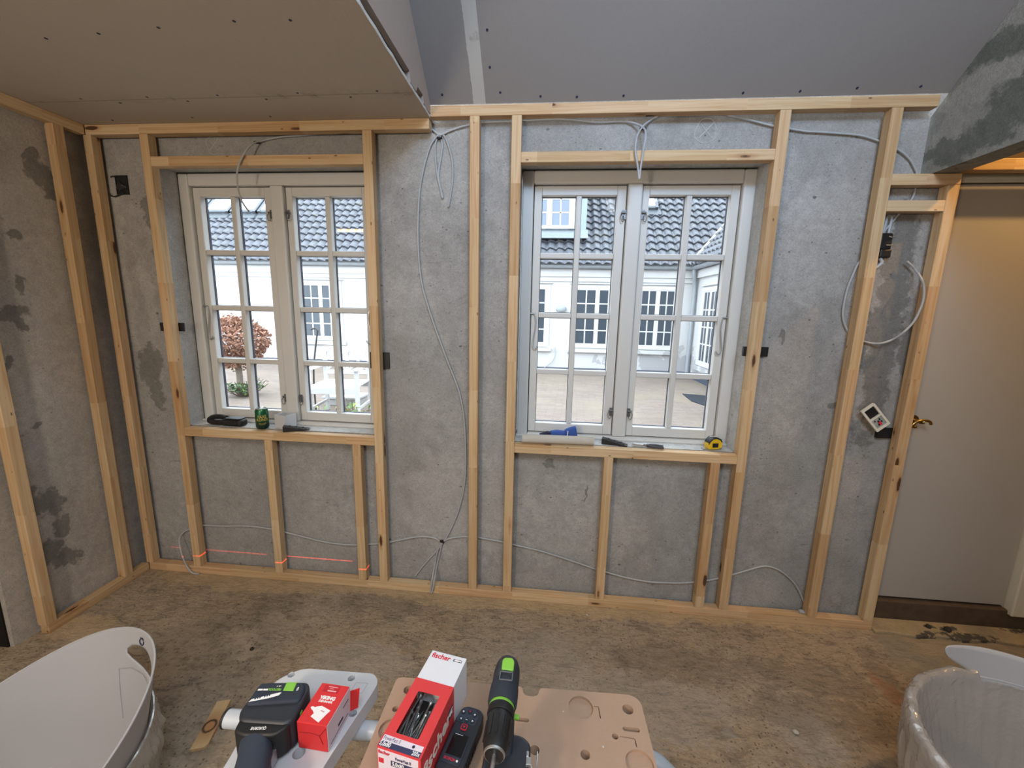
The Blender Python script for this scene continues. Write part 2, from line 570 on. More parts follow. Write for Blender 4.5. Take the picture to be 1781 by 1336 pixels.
def mat_film():
    T = NT('clear_plastic_film')
    co = T.n('TexCoord').outputs['Object']
    nz = T.noise(co, 22, 4, 0.6, 0.8)
    b = T.n('Bump', ins={'Strength': 0.6, 'Distance': 0.01, 'Height': nz})
    tr = T.n('BsdfTransparent', ins={'Color': (0.93, 0.93, 0.92, 1)})
    df = T.n('BsdfDiffuse', ins={'Color': (0.46, 0.425, 0.395, 1), 'Normal': b})
    gl = T.n('BsdfGlossy', ins={'Roughness': 0.16, 'Color': (1, 1, 1, 1), 'Normal': b})
    m1 = T.n('MixShader', ins={0: 0.6, 1: tr, 2: df})
    lw = T.n('LayerWeight', ins={'Blend': 0.35, 'Normal': b})
    m2 = T.n('MixShader', ins={0: T.math('MULTIPLY_ADD', lw.outputs['Facing'], 0.4, 0.06), 1: m1, 2: gl})
    T.t.links.new(m2.outputs[0], T.out.inputs[0])
    return T.m


def mat_tiles():
    T = NT('glazed_grey_roof_tile')
    geo = T.n('NewGeometry').outputs['Position']
    vo = T.n('TexVoronoi', ins={'Vector': geo, 'Scale': 3.3})
    nz = T.noise(geo, 5, 5, 0.7)
    c = T.mix(vo.outputs['Color'], (0.085, 0.092, 0.11, 1), (0.118, 0.127, 0.15, 1))
    z = T.n('SeparateXYZ', ins={0: geo}).outputs[2]
    c = T.mix(T.math('MULTIPLY', T.range(nz, 0.55, 0.7), 0.5), c, (0.17, 0.17, 0.12, 1))
    return T.bsdf(c, 0.5, 0.4, nz, 0.1, 0.004)


def mat_facade():
    T = NT('white_rendered_facade')
    geo = T.n('NewGeometry').outputs['Position']
    sep = T.n('SeparateXYZ', ins={0: geo})
    nz = T.noise(geo, 3, 5, 0.6)
    c = T.mix(nz, (0.53, 0.535, 0.54, 1), (0.58, 0.585, 0.59, 1))
    pn = T.noise(geo, 2.6, 6, 0.62, 0.3)
    zone = T.math('MULTIPLY', T.range(sep.outputs[0], 3.0, 4.6), T.range(sep.outputs[2], 0.95, 0.45))
    pk = T.range(T.math('ADD', pn, T.math('MULTIPLY', zone, 0.16)), 0.60, 0.62)
    c = T.mix(T.math('MULTIPLY', T.math('MULTIPLY', pk, T.math('GREATER_THAN', zone, 0.08)), 0.8), c, (0.36, 0.36, 0.38, 1))
    return T.bsdf(c, 0.85, 0.2, nz, 0.15, 0.003)


def mat_paving():
    T = NT('clay_paver_courtyard')
    geo = T.n('NewGeometry').outputs['Position']
    br = T.n('TexBrick', ins={'Vector': T.mapping(geo, (1, 1, 1), (0, 0, 0), (0, 0, R(3))), 'Scale': 1.0, 'Brick Width': 0.21, 'Row Height': 0.07, 'Mortar Size': 0.004,
                             'Color1': (0.18, 0.142, 0.122, 1), 'Color2': (0.225, 0.183, 0.16, 1), 'Mortar': (0.15, 0.13, 0.11, 1)})
    nz = T.noise(geo, 1.1, 6, 0.65)
    c = T.mix(T.range(nz, 0.42, 0.66, 0, 0.6), br.outputs[0], (0.235, 0.20, 0.15, 1))
    n2 = T.noise(geo, 14, 5, 0.7)
    c = T.mix(0.4, c, T.mix(n2, (0.6, 0.6, 0.6, 1), (1.3, 1.3, 1.3, 1)), 'MULTIPLY')
    return T.bsdf(c, 0.85, 0.3, n2, 0.3, 0.004)


def mat_mdf():
    T = NT('mdf_board')
    co = T.n('TexCoord').outputs['Object']
    nz = T.noise(co, 9, 5, 0.6)
    fn = T.noise(co, 220, 2)
    c = T.mix(nz, (0.37, 0.245, 0.17, 1), (0.415, 0.285, 0.205, 1))
    c = T.mix(0.2, c, T.mix(fn, (0.7, 0.7, 0.7, 1), (1.2, 1.2, 1.2, 1)), 'MULTIPLY')
    vo = T.n('TexVoronoi', ins={'Vector': co, 'Scale': 55.0})
    g = T.math('GREATER_THAN', T.n('SeparateXYZ', ins={0: vo.outputs['Color']}).outputs[0], 0.85)
    c = T.mix(T.math('MULTIPLY', T.math('MULTIPLY', T.range(vo.outputs['Distance'], 0.12, 0.06), g), 0.7), c, (0.66, 0.52, 0.38, 1))
    return T.bsdf(c, 0.72, 0.25, nz, 0.05, 0.001)


def mat_knotty():
    T = NT('knotty_offcut')
    co = T.n('TexCoord').outputs['Object']
    sep = T.n('SeparateXYZ', ins={0: co})
    g = T.noise(T.mapping(co, (90, 6, 90)), 1.0, 4, 0.6, 0.7)
    c = T.mix(g, (0.66, 0.47, 0.25, 1), (0.52, 0.32, 0.15, 1))
    d = T.n('VectorMath', operation='LENGTH', ins={0: T.mapping(co, (34, 30, 0), (0.05, 0.35, 0))}).outputs['Value']
    d = T.math('ADD', d, T.math('MULTIPLY', g, 0.25))
    c = T.mix(T.range(d, 2.6, 0.9, 0, 0.65), c, (0.42, 0.20, 0.08, 1))
    c = T.mix(T.range(d, 1.05, 0.8), c, (0.07, 0.035, 0.02, 1))
    c = T.mix(T.range(d, 0.78, 0.55), c, (0.45, 0.22, 0.09, 1))
    return T.bsdf(c, 0.65, 0.25, g, 0.1, 0.001)


def mat_can():
    T = NT('green_printed_can')
    co = T.n('TexCoord').outputs['Object']
    z = T.n('SeparateXYZ', ins={0: co}).outputs[2]
    nz = T.noise(co, 60, 3)
    c = T.mix(T.range(T.math('ADD', z, T.math('MULTIPLY', nz, 0.02)), 0.03, 0.075), (0.006, 0.035, 0.03, 1), (0.008, 0.11, 0.045, 1))
    return T.bsdf(c, 0.25, 0.6, None, Metallic=0.35)


WOOD = mat_wood()
WALLB = wall_material('window_wall_plaster', (0, 2),
    [(0.105, 1.22, 0.06, 0.13), (0.12, 1.05, 0.045, 0.08), (3.85, 1.50, 0.075, 0.52), (3.99, 1.42, 0.06, 0.13), (3.83, 1.9, 0.05, 0.18), (2.34, 0.765, 0.02, 0.025),
     (2.52, 0.62, 0.008, 0.05), (3.66, 1.15, 0.02, 0.02), (3.40, 1.47, 0.012, 0.03), (0.24, 1.95, 0.05, 0.16)],
    [(0.03, 1.75, 0.05, 0.45), (0.16, 1.6, 0.03, 0.2), (2.5, 0.45, 0.35, 0.25), (1.8, 2.25, 0.25, 0.16), (1.85, 0.5, 0.3, 0.3), (3.5, 1.9, 0.15, 0.3)], 1.0)
WALLL = wall_material('left_wall_plaster', (1, 2),
    [(-0.155, 2.12, 0.06, 0.05), (-0.115, 2.06, 0.05, 0.05), (-0.19, 2.18, 0.03, 0.03), (-0.37, 1.49, 0.065, 0.035), (-0.345, 1.44, 0.03, 0.03), (-0.36, 0.58, 0.05, 0.07), (-0.35, 0.47, 0.045, 0.05),
     (-0.42, 0.62, 0.03, 0.1), (-0.40, 0.36, 0.06, 0.07), (-0.34, 0.29, 0.06, 0.05), (-0.3, 1.83, 0.05, 0.025), (-0.34, 1.62, 0.02, 0.05), (-0.42, 1.28, 0.025, 0.05), (-0.44, 0.95, 0.02, 0.06), (-0.35, 1.0, 0.03, 0.015)],
    [(-0.28, 1.75, 0.2, 0.35), (-0.25, 0.9, 0.16, 0.3)], 0.5, base=(0.455, 0.42, 0.38))
BEAM = wall_material('stained_beam_concrete', (1, 2),
    [(-0.14, 2.235, 0.22, 0.045), (-0.3, 2.30, 0.13, 0.09), (-0.17, 2.535, 0.12, 0.055), (-0.05, 2.22, 0.06, 0.035), (-0.33, 2.55, 0.12, 0.04)],
    [(-0.1, 2.42, 0.12, 0.07), (-0.25, 2.42, 0.12, 0.05), (-0.22, 2.62, 0.1, 0.05), (-0.04, 2.32, 0.05, 0.09)], 0.6, base=(0.27, 0.275, 0.262), stain=(0.10, 0.115, 0.10))
REVEAL = wall_material('brightened_reveal_render', (0, 2), [], [], 0.5, base=(0.52, 0.52, 0.51))  # pale render, lightened in colour to stand in for daylight on the reveals
OTHERW = wall_material('room_plaster', (0, 2), [], [], 0.5)
FLOOR = mat_floor()
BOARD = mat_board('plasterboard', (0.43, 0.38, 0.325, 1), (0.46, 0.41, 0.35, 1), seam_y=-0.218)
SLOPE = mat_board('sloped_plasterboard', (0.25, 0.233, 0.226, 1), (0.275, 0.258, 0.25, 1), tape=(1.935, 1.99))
BULK = mat_board('bare_particle_board', (0.36, 0.30, 0.265, 1), (0.47, 0.39, 0.35, 1))
GYPS = plain('gypsum_core', (0.62, 0.62, 0.60), 0.9, 0.2)
PAINT = plain('off_white_frame_paint', (0.57, 0.565, 0.545), 0.42, 0.45, 0.03, 8)
SPACER = plain('dark_glazing_spacer', (0.03, 0.035, 0.06), 0.4, 0.4)
GLASS = mat_glass()
STEEL = plain('galvanised_steel', (0.42, 0.43, 0.44), 0.38, 0.5, 0.15, 80, Metallic=0.85)
DARKMETAL = plain('dark_wire', (0.035, 0.035, 0.035), 0.45, 0.5)
CABLE = plain('grey_cable_sheath', (0.37, 0.38, 0.39), 0.5, 0.4, 0.05)
BLACK = plain('black_plastic', (0.012, 0.012, 0.013), 0.5, 0.4, 0.15)
NAVYBLK = plain('dark_tool_plastic', (0.022, 0.026, 0.034), 0.48, 0.45, 0.2, 60)
RUBBER = plain('dark_rubber_grip', (0.028, 0.035, 0.05), 0.7, 0.3, 0.15, 60)
GREEN = plain('bright_green_plastic', (0.22, 0.52, 0.06), 0.45, 0.45)
RED = plain('red_carton', (0.62, 0.028, 0.03), 0.5, 0.4, 0.06, 20)
RED2 = plain('coral_red_carton', (0.66, 0.05, 0.055), 0.5, 0.4, 0.05, 20)
WHITEC = plain('white_carton', (0.72, 0.74, 0.80), 0.5, 0.4, 0.03)
PRINTW = plain('white_print', (0.82, 0.82, 0.82), 0.6, 0.2)
PRINTR = plain('red_print', (0.60, 0.03, 0.05), 0.6, 0.2)
PRINTK = plain('dark_print', (0.03, 0.035, 0.07), 0.6, 0.2)
PRINTB = plain('navy_print', (0.045, 0.05, 0.11), 0.6, 0.2)
LABELP = plain('pale_label', (0.72, 0.66, 0.74), 0.6, 0.2)
GOLD = plain('gold_print', (0.55, 0.42, 0.10), 0.4, 0.5, 0.1, 60, Metallic=0.3)
GREYPL = plain('light_grey_plastic', (0.50, 0.515, 0.54), 0.5, 0.4, 0.03, 6)
GREYTUBE = plain('grey_painted_tube', (0.36, 0.39, 0.42), 0.4, 0.5, 0.04)
WHITEPL = plain('white_bucket_plastic', (0.70, 0.69, 0.68), 0.45, 0.4, 0.03, 5)
MDF = mat_mdf()
KNOT = mat_knotty()
CAN = mat_can()
ALU = plain('aluminium', (0.65, 0.66, 0.66), 0.3, 0.5, 0.05, 60, Metallic=0.9)
BRASS = plain('aged_brass', (0.40, 0.25, 0.07), 0.28, 0.5, 0.2, 60, Metallic=0.95)
DOORM = plain('pale_door_paint', (0.36, 0.335, 0.305), 0.55, 0.35, 0.05, 3)
JAMB = plain('cream_door_jamb', (0.58, 0.54, 0.44), 0.5, 0.35, 0.05, 6)
SILLW = plain('dark_threshold_wood', (0.085, 0.058, 0.038), 0.75, 0.2, 0.4, 18)
def mat_step():
    T = NT('concrete_step')
    geo = T.n('NewGeometry').outputs['Position']
    sep = T.n('SeparateXYZ', ins={0: geo})
    c = T.mix(T.range(T.noise(geo, 5, 6, 0.65), 0.35, 0.65), (0.40, 0.30, 0.17, 1), (0.26, 0.21, 0.14, 1))
    fn = T.noise(geo, 70, 4, 0.7)
    c = T.mix(0.6, c, T.mix(fn, (0.5, 0.5, 0.5, 1), (1.4, 1.4, 1.4, 1)), 'MULTIPLY')
    c = T.mix(T.math('MULTIPLY', T.blobs(sep.outputs[0], sep.outputs[1], [(4.42, 0.0, 0.12, 0.025), (4.33, 0.045, 0.07, 0.02), (4.75, 0.06, 0.09, 0.02), (4.2, -0.02, 0.08, 0.012)], 0.7, 18), 0.85), c, (0.04, 0.038, 0.036, 1))
    return T.bsdf(c, 0.9, 0.2, fn, 0.6, 0.006)


STEP = mat_step()
CHALK = plain('chalk', (0.45, 0.45, 0.44), 0.95, 0.1)
PAPER = plain('grey_beige_paper', (0.47, 0.44, 0.39), 0.8, 0.2, 0.08, 25, 0.2)
BLUE = plain('blue_glove_fabric', (0.035, 0.075, 0.26), 0.8, 0.2, 0.2, 60)
YELLOW = plain('yellow_plastic', (0.72, 0.46, 0.02), 0.4, 0.5)
CREAMPL = plain('cream_socket_plastic', (0.62, 0.60, 0.53), 0.45, 0.4)
FILM = mat_film()
TILES = mat_tiles()
FACADE = mat_facade()
PAVING = mat_paving()
WHITEG = plain('white_garden_paint', (0.60, 0.61, 0.62), 0.5, 0.4, 0.03)
ZINC = plain('zinc_gutter', (0.30, 0.33, 0.36), 0.45, 0.5, 0.08, 10)
LEAD = plain('lead_flashing', (0.20, 0.235, 0.26), 0.6, 0.4, 0.15, 8)
CLAD = plain('blue_grey_cladding', (0.24, 0.30, 0.37), 0.5, 0.4, 0.05, 5)
DARKGL = plain('dark_house_window', (0.045, 0.06, 0.078), 0.08, 0.45)
SKYGL = plain('roof_window_glass', (0.75, 0.80, 0.86), 0.03, 1.0, Metallic=1.0)
ROOFFRAME = plain('grey_roof_window_frame', (0.085, 0.10, 0.115), 0.5, 0.4, 0.05, 8)
PLINTH = plain('grey_plinth', (0.065, 0.08, 0.115), 0.8, 0.2, 0.1, 8)
MORTAR = plain('pale_mortar', (0.44, 0.42, 0.37), 0.9, 0.1, 0.1, 20)
BEECH = plain('copper_beech_leaf', (0.34, 0.185, 0.13), 0.7, 0.25, 0.35, 4)
BARK = plain('grey_bark', (0.20, 0.17, 0.14), 0.9, 0.1, 0.3, 30)
LEAF = plain('garden_leaf_green', (0.12, 0.22, 0.055), 0.5, 0.4, 0.4, 6)
LEAFY = plain('garden_leaf_yellow', (0.30, 0.32, 0.07), 0.5, 0.4, 0.3, 6)
LEAFB = plain('ground_cover_green', (0.075, 0.14, 0.08), 0.6, 0.3, 0.4, 6)
SCREEN = plain('black_screen', (0.006, 0.006, 0.007), 0.08, 0.7)
WARMLAMP = mat_emit('warm_lamp_diffuser', (1.0, 0.58, 0.16, 1), 28.0)
SOIL = plain('dark_soil', (0.04, 0.036, 0.03), 0.95, 0.1, 0.3, 30, 0.3)
DARKVOID = plain('void_black', (0.012, 0.010, 0.009), 0.8, 0.2)  # near-black standing in for unlit openings and gaps
STONE = plain('grey_stone', (0.36, 0.36, 0.35), 0.9, 0.2, 0.25, 60, 0.3)

# ------------------------------------------------------------------ room shell
ZL, ZR = 2.41, 2.4595          # underside of the flat ceiling, top of the right hand top plate
YW = 0.065                     # face of the plaster wall behind the timber frame
YO = 0.295                      # outer face of that wall
WX = [(0.30, 1.42), (2.14, 3.255)]
WZ0, WZ1 = 0.884, 2.245


def struct(o):
    o['kind'] = 'structure'
    return o


b = MB()
b.box(-1.7, 5.7, -5.1, 0.42, -0.12, 0.0)
struct(b.build('floor', FLOOR))

b = MB()
xs = [-1.7, WX[0][0], WX[0][1], WX[1][0], WX[1][1], 3.995]
for i in range(5):
    if i in (1, 3):
        b.box(xs[i], xs[i+1], YW, YO, 0, WZ0)
        b.box(xs[i], xs[i+1], YW, YO, WZ1, 2.62)
    else:
        b.box(xs[i], xs[i+1], YW, YO, 0, 2.62)
b.box(3.995, 4.80, YW, YO, 2.235, 2.62)
b.box(4.80, 5.7, YW, YO, 0, 2.62)
struct(b.build('wall_back', WALLB))
b = MB()
xs = [-4.0, WX[0][0], WX[0][1], WX[1][0], WX[1][1], 8.0]
for i in range(5):
    if i in (1, 3):
        b.box(xs[i], xs[i+1], YO+0.001, YO+0.014, -0.1, WZ0-0.02)
        b.box(xs[i], xs[i+1], YO+0.001, YO+0.014, WZ1, 2.62)
    else:
        b.box(xs[i], xs[i+1], YO+0.001, YO+0.014, -0.1, 2.62)
struct(b.build('wall_outer', FACADE))
b = MB()
b.box(3.995, 4.80, 0.292, YO+0.03, 0, 2.24)
struct(b.build('wall_closet', OTHERW))

b = MB()
b.box(-0.20, -0.065, -0.585, YW, 0, 2.41)
struct(b.build('wall_left', WALLL))
b = MB()
b.box(-0.21, -0.088, -0.592, -0.585, 0.0, 2.1)
struct(b.build('trim_1', DARKVOID))  # black strip stands in for the unlit opening past the wall end
b = MB()
b.box(-1.85, -1.7, -5.1, YW, 0, 2.6)
struct(b.build('wall_side', OTHERW))
b = MB()
b.box(5.7, 5.85, -5.1, YW, 0, 4.6)
struct(b.build('wall_right', OTHERW))
b = MB()
b.box(-1.7, 5.7, -5.25, -5.1, 0, 4.6)
struct(b.build('wall_front', OTHERW))

# flat plasterboard ceiling with a raw gypsum edge
b = MB()
b.box(-1.7, 1.734, -5.1, YW, ZL, ZL+0.013)
c1 = b.build('ceiling', BOARD)
struct(c1)
b = MB()
pts = []
yy = 0.0
while yy > -5.0:
    pts.append((yy, 1.7345+0.0035*random.random()))
    yy -= 0.035
b.prism([(1.7342, 0.0)]+[(x, y) for y, x in pts]+[(1.7342, -5.0)], ZL+0.0005, ZL+0.0125)
struct(b.build('trim_2', GYPS))
SL = lambda y: 2.462-0.9*y
b = MB()
My = Matrix(((0, 0, 1, 0), (1, 0, 0, 0), (0, 1, 0, 0), (0, 0, 0, 1)))   # prism (y,z) extruded along x
b.prism([(0.0, SL(0)), (-2.35, SL(-2.35)), (-2.35, SL(-2.35)+0.02), (0.0, SL(0)+0.02)], 1.70, 5.7, My)
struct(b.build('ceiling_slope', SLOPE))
b = MB()
b.prism([(-2.35, SL(-2.35)), (-5.1, 2.2), (-5.1, 2.22), (-2.35, SL(-2.35)+0.02)], 1.70, 5.7, My)
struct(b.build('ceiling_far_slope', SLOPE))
# upright board between the flat ceiling and the slope, notched along its lower edge
b = MB()
prof = [(0.0, 2.4235)]
yy = -0.02
gaps = [(-0.10, -0.20, 2.452), (-0.27, -0.70, 2.458)]
for (g0, g1, gz) in gaps:
    prof += [(g0, 2.4235), (g0-0.01, gz), (g1+0.02, gz-0.002), (g1, 2.4235)]
prof += [(-4.6, 2.4235), (-2.35, SL(-2.35)-0.001), (0.0, SL(0.0)-0.001)]
b.prism(prof, 1.715, 1.7375, My)
struct(b.build('wall_bulkhead', BULK))
b = MB()
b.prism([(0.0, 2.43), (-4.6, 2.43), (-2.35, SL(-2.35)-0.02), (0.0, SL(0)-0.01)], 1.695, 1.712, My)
struct(b.build('bulkhead_gap_shade', DARKVOID))  # black sheet paints the shade behind the notched gaps
b = MB()
b.box(3.88, 3.985, -5.1, -1.5, 0, 2.16)
struct(b.build('wall_light_blocker', OTHERW))  # unseen wall added to keep light off the door
# concrete beam over the door side
b = MB()
b.prism([(YW, 2.162), (-5.1, 2.162), (-5.1, 2.2), (-2.35, SL(-2.35)-0.002), (0.0, SL(0)-0.002), (YW, 2.40)], 3.88, 3.985, My)
struct(b.build('ceiling_beam', BEAM))

# plasterboard screws: countersunk dots on the boards
def screws(name, spots, parent):
    bb = MB()
    for (p, nrm) in spots:
        M = Matrix.Translation(p) @ Vector(nrm).to_track_quat('Z', 'Y').to_matrix().to_4x4()
        bb.lathe([(0.0052, -0.001), (0.0052, 0.0006), (0.003, 0.0008)], M, 8)
    o = bb.build(name, PRINTK, parent)
    o['kind'] = 'stuff'
    return o


nS = Vector((0, -0.9, -1)).normalized()
sp = [(2.058, -0.032), (2.233, -0.018), (2.39, -0.014), (2.588, -0.014), (3.078, -0.014), (3.303, -0.015), (3.519, -0.02), (3.758, -0.02), (2.022, -0.102), (2.024, -0.194), (1.80, -0.03)]
sl_obj = bpy.data.objects['ceiling_slope']
screws('screw_head', [(Vector((x, y, SL(y)))+nS*0.0002, nS) for x, y in sp], sl_obj)
sp = [(0.624, -0.62), (1.055, -0.648), (1.32, -0.662), (1.497, -0.656), (0.83, -0.633), (0.33, -0.612), (0.05, -0.60)] + \
     [(0.25+0.17*k+random.uniform(-0.03, 0.03), -0.218+(0.02 if k % 2 else -0.022)) for k in range(9)] + [(0.2, -0.04), (0.62, -0.05), (1.0, -0.045)]
screws('screw_head', [(Vector((x, y, ZL-0.0002)), Vector((0, 0, -1))) for x, y in sp], c1)


# chalk marks drawn on the plaster
def chalk(cx, cz, r, parent):
    bb = MB()
    y = YW-0.0006
    P = [(cx+r*(1+0.12*math.sin(3*a+cx))*math.cos(a), y, cz+r*1.05*math.sin(a)) for a in [2*PI*k/22 for k in range(21)]]
    bb.tube(P, 0.0016, 5, 1)
    bb.tube([(cx-r*0.6, y, cz-r*0.6), (cx+r*0.65, y, cz+r*0.7)], 0.0022, 5, 1)
    bb.tube([(cx-r*0.5, y, cz+r*0.6), (cx+r*0.6, y, cz-r*0.65)], 0.0018, 5, 1)
    return bb.build('chalk_mark', CHALK, parent)


wb = bpy.data.objects['wall_back']
for (cx, cz, r) in ((0.62, 2.332, 0.040), (1.815, 2.349, 0.036), (2.968, 2.361, 0.048)): chalk(cx, cz, r, wb)


# ------------------------------------------------------------------ timber frame (45 x 45 mm pine)
def lath(name, axis, a0, a1, u, v, label, group, w=0.045, d=0.045):
    """axis z: u = x left, v = y front; axis x: u = y front, v = z bottom; axis y: u = x left, v = z bottom"""
    L = a1-a0
    bb = MB()
    bb.box(-w/2, w/2, -d/2, d/2, 0, L)
    o = bb.build(name, WOOD, None, 0.0025, False, 2)
    if axis == 'z':
        o.location = (u+w/2, v+d/2, a0)
    elif axis == 'x':
        o.rotation_euler = (0, PI/2, 0)
        o.location = (a0, u+d/2, v+w/2)
    else:
        o.rotation_euler = (-PI/2, 0, 0)
        o.location = (u+w/2, a0, v+d/2)
    tag(o, label, 'timber lath', group)
    return o


T_ = 0.045
G1, G2, G3 = 'upright pine studs of the wall frame', 'short pine studs under the windows', 'horizontal pine laths of the wall frame'
zl, zr = ZL-0.0005-T_, 2.4145
# horizontals
lath('bottom_plate', 'x', 0.0, 3.994, 0, 0, 'long pine bottom plate on the floor along the window wall', G3)
lath('bottom_plate', 'y', -0.50, -0.001, -T_, 0, 'short pine bottom plate on the floor along the left wall', G3)
lath('top_plate', 'x', 0.0, 1.73, 0, zl, 'pine top plate under the flat ceiling above the left window', G3)
lath('top_plate', 'y', -0.95, -0.001, -T_, zl, 'pine top plate under the ceiling along the left wall', G3)
lath('top_plate', 'x', 1.737, 3.855, 0, zr, 'long pine top plate under the sloped ceiling above the right window', G3)
# uprights
lath('wall_stud', 'z', T_, zl, -0.0155, 0.0, 'pine stud on the window wall in the left corner', G1, 0.042)
lath('wall_stud', 'z', T_, zl, -T_, -0.138, 'pine stud on the left wall just before the corner', G1)
o = lath('wall_stud', 'z', T_, zl, -T_, -0.506, 'pine stud at the outer end of the left wall frame, cut by the picture edge', G1)
o.rotation_euler = (R(0.3), 0, 0)
lath('wall_stud', 'z', T_, zl, 0.2863, 0, 'pine stud at the left side of the left window', G1)
lath('wall_stud', 'z', T_, zl, 1.4128, 0, 'pine stud at the right side of the left window', G1)
lath('wall_stud', 'z', T_, zr, 1.9172, 0, 'lone pine stud standing between the two windows beside the hanging cables', G1)
lath('wall_stud', 'z', T_, zr, 2.1074, 0, 'pine stud at the left side of the right window', G1)
lath('wall_stud', 'z', T_, zr, 3.2432, 0, 'pine stud at the right side of the right window', G1)
lath('wall_stud', 'z', T_, zr, 3.6795, 0, 'tall pine stud to the left of the hanging double socket', G1)
lath('wall_stud', 'z', T_, 2.115, 3.949, 0, 'pine stud beside the door, right of the cable coil', G1)
# window headers and sills, noggins
lath('window_header', 'x', 0.3314, 1.4127, 0, 2.2185, 'pine header lath above the left window', G3)
lath('window_header', 'x', 2.1525, 3.2431, 0, 2.2185, 'pine header lath above the right window with two cables hanging over it', G3)
lath('window_sill_lath', 'x', 0.3314, 1.4127, 0, 0.840, 'pine sill lath below the left window with a green can on it', G3)
lath('window_sill_lath', 'x', 2.1525, 3.2431, 0, 0.8425, 'pine sill lath below the right window with a rolled sheet of paper on it', G3)
lath('noggin', 'x', 3.7246, 3.994, 0, 2.115, 'upper short pine noggin below the concrete beam', G3)
lath('noggin', 'x', 3.7246, 3.9489, 0, 2.010, 'lower short pine noggin below the concrete beam', G3)
# cripple studs
lath('short_stud', 'z', T_, 0.840, 0.793, 0, 'left short pine stud under the left window, crossed by the red laser line', G2)
lath('short_stud', 'z', T_, 0.840, 1.290, 0, 'right short pine stud under the left window', G2)
lath('short_stud', 'z', T_, 0.8425, 2.607, 0, 'short pine stud under the middle of the right window', G2)
lath('short_stud', 'z', T_, 0.8425, 3.122, 0, 'short pine stud under the right end of the right window', G2)
# door side timber
lath('door_header', 'x', 3.995, 5.2, -0.012, 2.168, 'horizontal pine board above the door behind the beam', G3)
lath('beam_lath', 'y', -1.3, -0.02, 3.987, 2.180, 'pine lath running along the far side of the concrete beam', G3)

b = MB()
b.box(3.995, 5.2, 0.046, 0.062, 2.20, 2.55)
struct(b.build('trim_8', SILLW))  # dark board puts the shade of the void over the door into colour

# black packing shims between studs and wall
def shim(x, z, label, w=0.05, h=0.05, y0=0.047, y1=0.063):
    bb = MB()
    bb.add([(x-w/2, y0, z-h/2), (x+w/2, y0+0.008, z-h/2), (x+w/2, y1, z-h/2), (x-w/2, y1, z-h/2), (x-w/2, y0, z+h/2), (x+w/2, y0+0.008, z+h/2), (x+w/2, y1, z+h/2), (x-w/2, y1, z+h/2)],
           [(0, 3, 2, 1), (4, 5, 6, 7), (0, 1, 5, 4), (1, 2, 6, 5), (2, 3, 7, 6), (3, 0, 4, 7)])
    tag(bb.build('packing_shim', BLACK), label, 'shim', 'black packing shims behind the studs')


shim(0.285, 1.432, 'black packing shim sticking out both sides of the stud left of the left window', 0.13, 0.045)
shim(1.436, 1.288, 'black packing shim behind the stud between left window and hanging cables', 0.10, 0.085)
shim(3.29, 1.391, 'black packing shim behind the stud right of the right window', 0.115, 0.045)
shim(3.93, 1.02, 'black packing shim behind the door stud just below the hanging socket', 0.085, 0.05)


